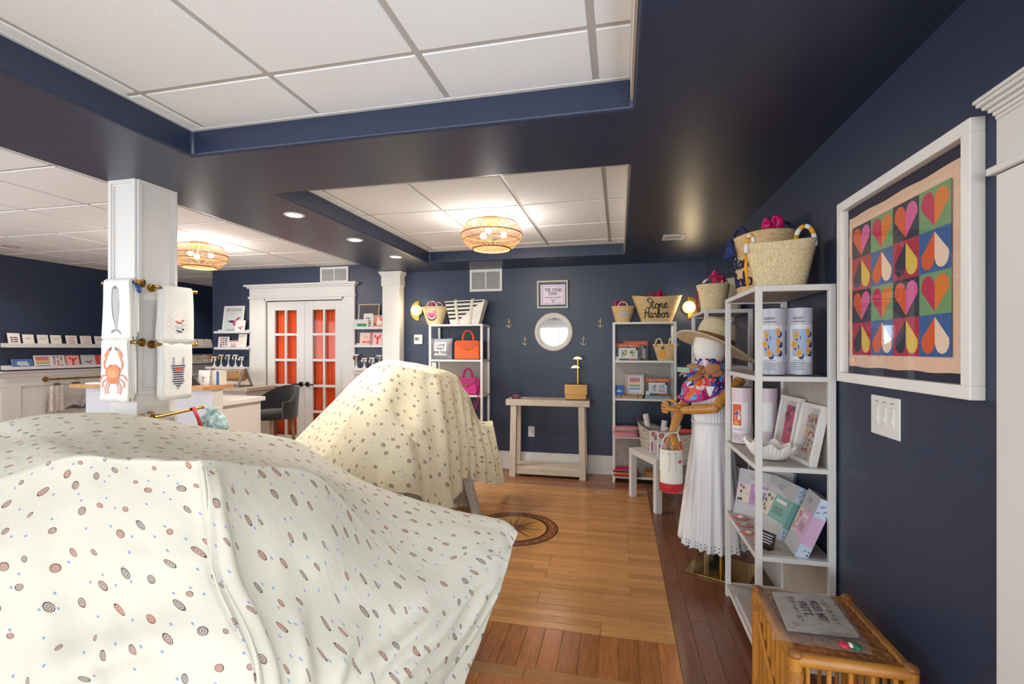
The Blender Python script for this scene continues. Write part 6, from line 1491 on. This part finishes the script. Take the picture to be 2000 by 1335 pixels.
for k, (u, h, c, kk) in enumerate(((419, .13, '#d8d4cc', 0), (432, .155, '#c8963c', 0), (446, .155, '#a9b0b4', 0), (460, .155, '#dcd8d2', 0), (472, .13, '#e2dcd4', 1))): stand('white earring stand left of the doors, %s in its row' % nm[k], u, h, 1.145, c, kk)
for k, (u, h, c, kk) in enumerate(((696, .165, '#9a3a40', 0), (712, .12, '#e8e0cc', 1), (727, .125, '#d8d4cc', 0), (741, .155, '#7a7a80', 1))): stand('white earring stand right of the doors, %s' % ('with dark red drops', 'with large pearl balls', 'plain, third in the row', 'nearest the pilaster')[k], u, h, 1.145, c, kk)
# ================================================================== framed scarf on the right wall
FY0_, FY1_, FZ0, FZ1 = 1.43, 2.19, 1.250, 1.965; wd = FY1_-FY0_; ht = FZ1-FZ0
t = thing('framed_scarf', 'large white framed scarf of coloured hearts on the right wall', 'framed art', (XR, (FY0_+FY1_)/2, FZ0), -pi/2)
m = MB(); f_ = .036; d = .034
for q in ((-wd/2, wd/2, 0, f_), (-wd/2, wd/2, ht-f_, ht), (-wd/2, -wd/2+f_, f_, ht-f_), (wd/2-f_, wd/2, f_, ht-f_)): m.box(q[0], q[1], -d, 0, q[2], q[3])
m.build('frame', mat('#e9e6e0', .35), t, bevel=.002)
m = MB(); m.box(-wd/2+f_, wd/2-f_, -.006, -.001, f_, ht-f_); m.build('backing', mat('#23243a', .7), t)
m = MB(); NB = 60
def edge_(i, n):   # slightly wavy outline of the scarf
    s = i/n; k = .003*sin(i*1.3)
    return k
x0, x1, z0, z1 = -wd/2+.050, wd/2-.056, .062, ht-.075
out = [(x0+(x1-x0)*i/20, z0+.002*sin(i*1.1)) for i in range(20)]+[(x1+.002*sin(i*1.4), z0+(z1-z0)*i/20) for i in range(20)]+[(x1-(x1-x0)*i/20, z1+.002*sin(i*.9)) for i in range(20)]+[(x0+.002*sin(i*1.2), z1-(z1-z0)*i/20) for i in range(20)]
m.prism(out, -.0085, -.0065); m.build('scarf_border', mat('#e6c0a4', .7), t)
gx0, gx1, gz0, gz1 = x0+.026, x1-.05, z0+.045, z1-.042
W = lambda a, b, o: (gx0+(gx1-gx0)*a, -.0086-o, gz0+(gz1-gz0)*b)
def half(s, flip, c, i, j):
    pts = [(.5, .06)]
    for k in range(9): a = radians(200)-radians(200-8)*k/8; pts.append((.28+.215*cos(a), .66+.215*sin(a)*1.25))
    pts.append((.5, .70)); pts = [(p[0] if s < 0 else 1-p[0], p[1]) for p in pts]
    if flip: pts = [(p[0], 1-p[1]) for p in pts]
    return po([((i+p[0])/4, (j+p[1])/4) for p in pts], c)
sh = []
NVB, GRN, RED_, BLU = '#22243a', '#6f9a68', '#b01c40', '#2d5c98'
for i in range(4):
    for j in range(4):
        flip = j % 2 == 0; even = i % 2 == 0
        bg = (RED_ if even else BLU) if flip else (NVB if even else GRN)
        cl, cr = ((NVB, '#e0c04a') if even else ('#d8581e', '#eed2b8')) if flip else (('#d9541e', '#d85a9a') if even else ('#c01c4e', '#dd7a20'))
        sh.append(rc(i/4, j/4, (i+1)/4, (j+1)/4, bg)); sh += [half(-1, flip, cl, i, j), half(1, flip, cr, i, j)]
art(t, sh, W, base=.0003, step=.00015, name='heart_print')
m = MB(); m.add([(-wd/2+f_, -.02, f_), (wd/2-f_, -.02, f_), (wd/2-f_, -.02, ht-f_), (-wd/2+f_, -.02, ht-f_)], [(0, 1, 2, 3)]); m.build('glass', GLASS, t)
# --- switch plate
t = thing('light_switch', 'white three-gang slider switch plate below the framed scarf', 'switch', (XR, 1.888, 1.078), -pi/2)
m = MB(); m.box(-.09, .09, -.007, 0, 0, .138); sp_ = m.build('plate', METALW, t, bevel=.003)
for k in range(3):
    x = -.048+.048*k; m = MB(); m.box(x-.015, x+.015, -.010, -.006, .035, .103); rk_ = m.build('rocker', mat('#dcdad6', .35), sp_, bevel=.002); m = MB(); m.box(x+.006, x+.013, -.014, -.009, .05, .07); m.build('slider', METALW, sp_, bevel=.001)
    m = MB(); m.box(x-.010, x+.010, -.0075, -.0065, .116, .120); m.build('printed_label', mat('#8a8886', .6), sp_)
# ================================================================== rattan table with the wrapped towel
RT = thing('rattan_table', 'honey rattan side table with woven top by the right wall', 'table', (.665, 1.785, 0)); zt = .47; hx, hy = .165, .212
RW = mat('#b5792f', .35, var_tex=(10, .2, (4, 4, 1))); RWX = mat('#b27630', .35, var_tex=(10, .2, (1, 4, 4)))
for sx in (-1, 1):
    for sy in (-1, 1):
        m = MB(); x, y = sx*(hx-.014), sy*(hy-.014); m.tube([(x, y, 0), (x, y, zt-.012)], .019, 14); m.build('leg', RW, RT, True, autos=50)
        m = MB()
        for k in range(5): m.tube([(x+.0205*cos(j*pi/6), y+.0205*sin(j*pi/6), zt-.055-.006*k) for j in range(12)], .0032, 6, True)
        m.build('binding', mat('#a2692a', .4), RT, True)
        m = MB(); m.ball((x, y, zt-.006), .021, 12, sc=(1, 1, .7)); m.build('corner_cap', mat('#8a5424', .4), RT, True)
for sy in (-1, 1): m = MB(); m.tube([(-hx+.01, sy*(hy-.014), zt-.022), (hx-.01, sy*(hy-.014), zt-.022)], .0185, 14); m.build('top_rail', RWX, RT, True, autos=50)
for sx in (-1, 1): m = MB(); m.tube([(sx*(hx-.014), -hy+.01, zt-.022), (sx*(hx-.014), hy-.01, zt-.022)], .0185, 14); m.build('top_rail', RWX, RT, True, autos=50)
for sy in (-1, 1):
    for k in range(5): x = -hx+.05+(2*hx-.1)*k/4; m = MB(); m.tube([(x, sy*(hy-.02), .08), (x, sy*(hy-.02), zt-.03)], .0075, 8); m.build('spindle', RW, RT, True, autos=50)
    m = MB(); m.tube([(-hx+.01, sy*(hy-.02), .08), (hx-.01, sy*(hy-.02), .08)], .011, 10); m.build('lower_rail', RWX, RT, True, autos=50)
for sx in (-1, 1):
    for k in range(8): y = -hy+.045+(2*hy-.09)*k/7; m = MB(); m.tube([(sx*(hx-.02), y, .08), (sx*(hx-.02), y, zt-.03)], .0085, 8); m.build('spindle', RW, RT, True, autos=50)
    m = MB(); m.tube([(sx*(hx-.01), hy-.03, zt-.1), (sx*(hx-.01), -hy+.05, .12)], .008, 8); m.build('diagonal_brace', RW, RT, True, autos=50)
    m = MB(); m.tube([(sx*(hx-.02), -hy+.01, .08), (sx*(hx-.02), hy-.01, .08)], .011, 10); m.build('lower_rail', RWX, RT, True, autos=50)
wv = MB(); n1, n2 = 16, 11; e = .026
for i in range(n1):
    for j in range(n2):
        y = -hy+e+(2*hy-2*e)*(i+.5)/n1; x = -hx+e+(2*hx-2*e)*(j+.5)/n2; a = (2*hy-2*e)/n1*.5; b = (2*hx-2*e)/n2*.5; s = 1 if (i+j) % 2 else -1; q = .75
        Mx = TR(x, y, zt-.012) @ RZ(pi/4*s)
        wv.hexa([(-a*1.35, -b*.62, -.004), (a*1.35, -b*.62, -.004), (a*1.35, b*.62, -.004), (-a*1.35, b*.62, -.004)], [(-a*1.1, -b*.5, .0022), (a*1.1, -b*.5, .0022), (a*1.1, b*.5, .0022), (-a*1.1, b*.5, .0022)], 0, Mx)
wv.box(-hx+e-.01, hx-e+.01, -hy+e-.01, hy-e+.01, -.02+zt, -.0135+zt)
o = wv.build('woven_panel', mat('#9a6230', .4, var_tex=(30, .3)), RT); o['kind'] = 'stuff'
m = MB()
for k in (0, 1, 2):
    q = e-.004-.006*k; m.tube([(-hx+q, -hy+q, zt-.006), (hx-q, -hy+q, zt-.006), (hx-q, hy-q, zt-.006), (-hx+q, hy-q, zt-.006)], .003, 6, True)
o = m.build('edge_cane', mat('#a46c30', .4), RT, True); o['kind'] = 'stuff'
zb = zt+.003
# wrapped tea towel
def quad(c): 
    P4 = [PZ(u, v, zb) for u, v in c]   # far-left, far-right, near-right, near-left
    return P4
B4 = quad(((1482, 1153), (1622, 1163), (1706, 1281), (1509, 1250))); T4 = quad(((1509, 1161), (1618, 1167), (1678, 1247), (1538, 1232)))
cen = sum(T4, Vector())/4
t = thing('wrapped_towel', 'white tea towel reading KISS MY PUTT in a clear bag on the rattan table', 'towel', (cen.x, cen.y, zb+.002))
def bil(Q, a, b, o):   # a: far -> near, b: left -> right
    p = (Q[0]*(1-b)+Q[1]*b)*(1-a)+(Q[3]*(1-b)+Q[2]*b)*a-t.location; return (p.x, p.y, p.z+o)
m = MB(); m.grid(lambda s, b: bil(T4, s, b, .012+.0015*nz(s*4, b*4, 1)), 12, 12); m.grid(lambda s, b: bil(T4, 1-s, b, .002), 12, 12)
for q in range(4):
    fn = ((lambda s, b: bil(T4, s, 0, .002+.010*b)), (lambda s, b: bil(T4, 1-s, 1, .002+.010*b)), (lambda s, b: bil(T4, 0, 1-s, .002+.010*b)), (lambda s, b: bil(T4, 1, s, .002+.010*b)))[q]; m.grid(fn, 12, 2)
m.build('towel', LINEN, t, True, autos=50)
L1 = (T4[3]-T4[0]).length; L2 = (T4[1]-T4[0]).length
W = lambda a, b, o: bil(T4, a, b, .0135+o)
lettering(t, 'KISS MY', .037, W, .5, .62, '#3a3c44', L1, L2, off=.001, bold=.0006); lettering(t, 'PUTT', .037, W, .46, .42, '#3a3c44', L1, L2, off=.001, bold=.0006)
sh = []
for b in (.80, .26):
    for k in range(4):
        a = .18+.2*k; sh += [rc(a-.005, b-.03, a+.005, b+.035, '#8a8a90'), po([(a, b+.035), (a+.035, b+.015), (a, b)], '#b8404a')]
        if k < 3: sh.append(ell(a+.1, b, .035, .05, '#b5b3b4', 12))
sh += lines(.86, .95, .1, .2, 2, '#e0b0a0', .2)
art(t, sh, W, base=.0006, step=.00005)
m = MB(); m.grid(lambda s, b: bil(B4, s, b, .0175+.003*nz(s*7, b*7, 4)-.014*max(0, abs(s-.5)-.40)/.1), 20, 20); m.build('clear_bag', PLAS, t, True)
for k, (u, v, c, r) in enumerate(((1648, 1257, '#c0283c', .014), (1662, 1258, '#e0dcd4', .010), (1673, 1261, '#1f6a48', .014))):
    p = PZ(u, v, zb+.012)-t.location; m = MB(); m.ball((p.x, p.y, p.z-.002), r, 12, sc=(1, 1.2, .6)); m.build(('red_ball', 'white_ball', 'green_ball')[k], mat(c, .4), t, True)
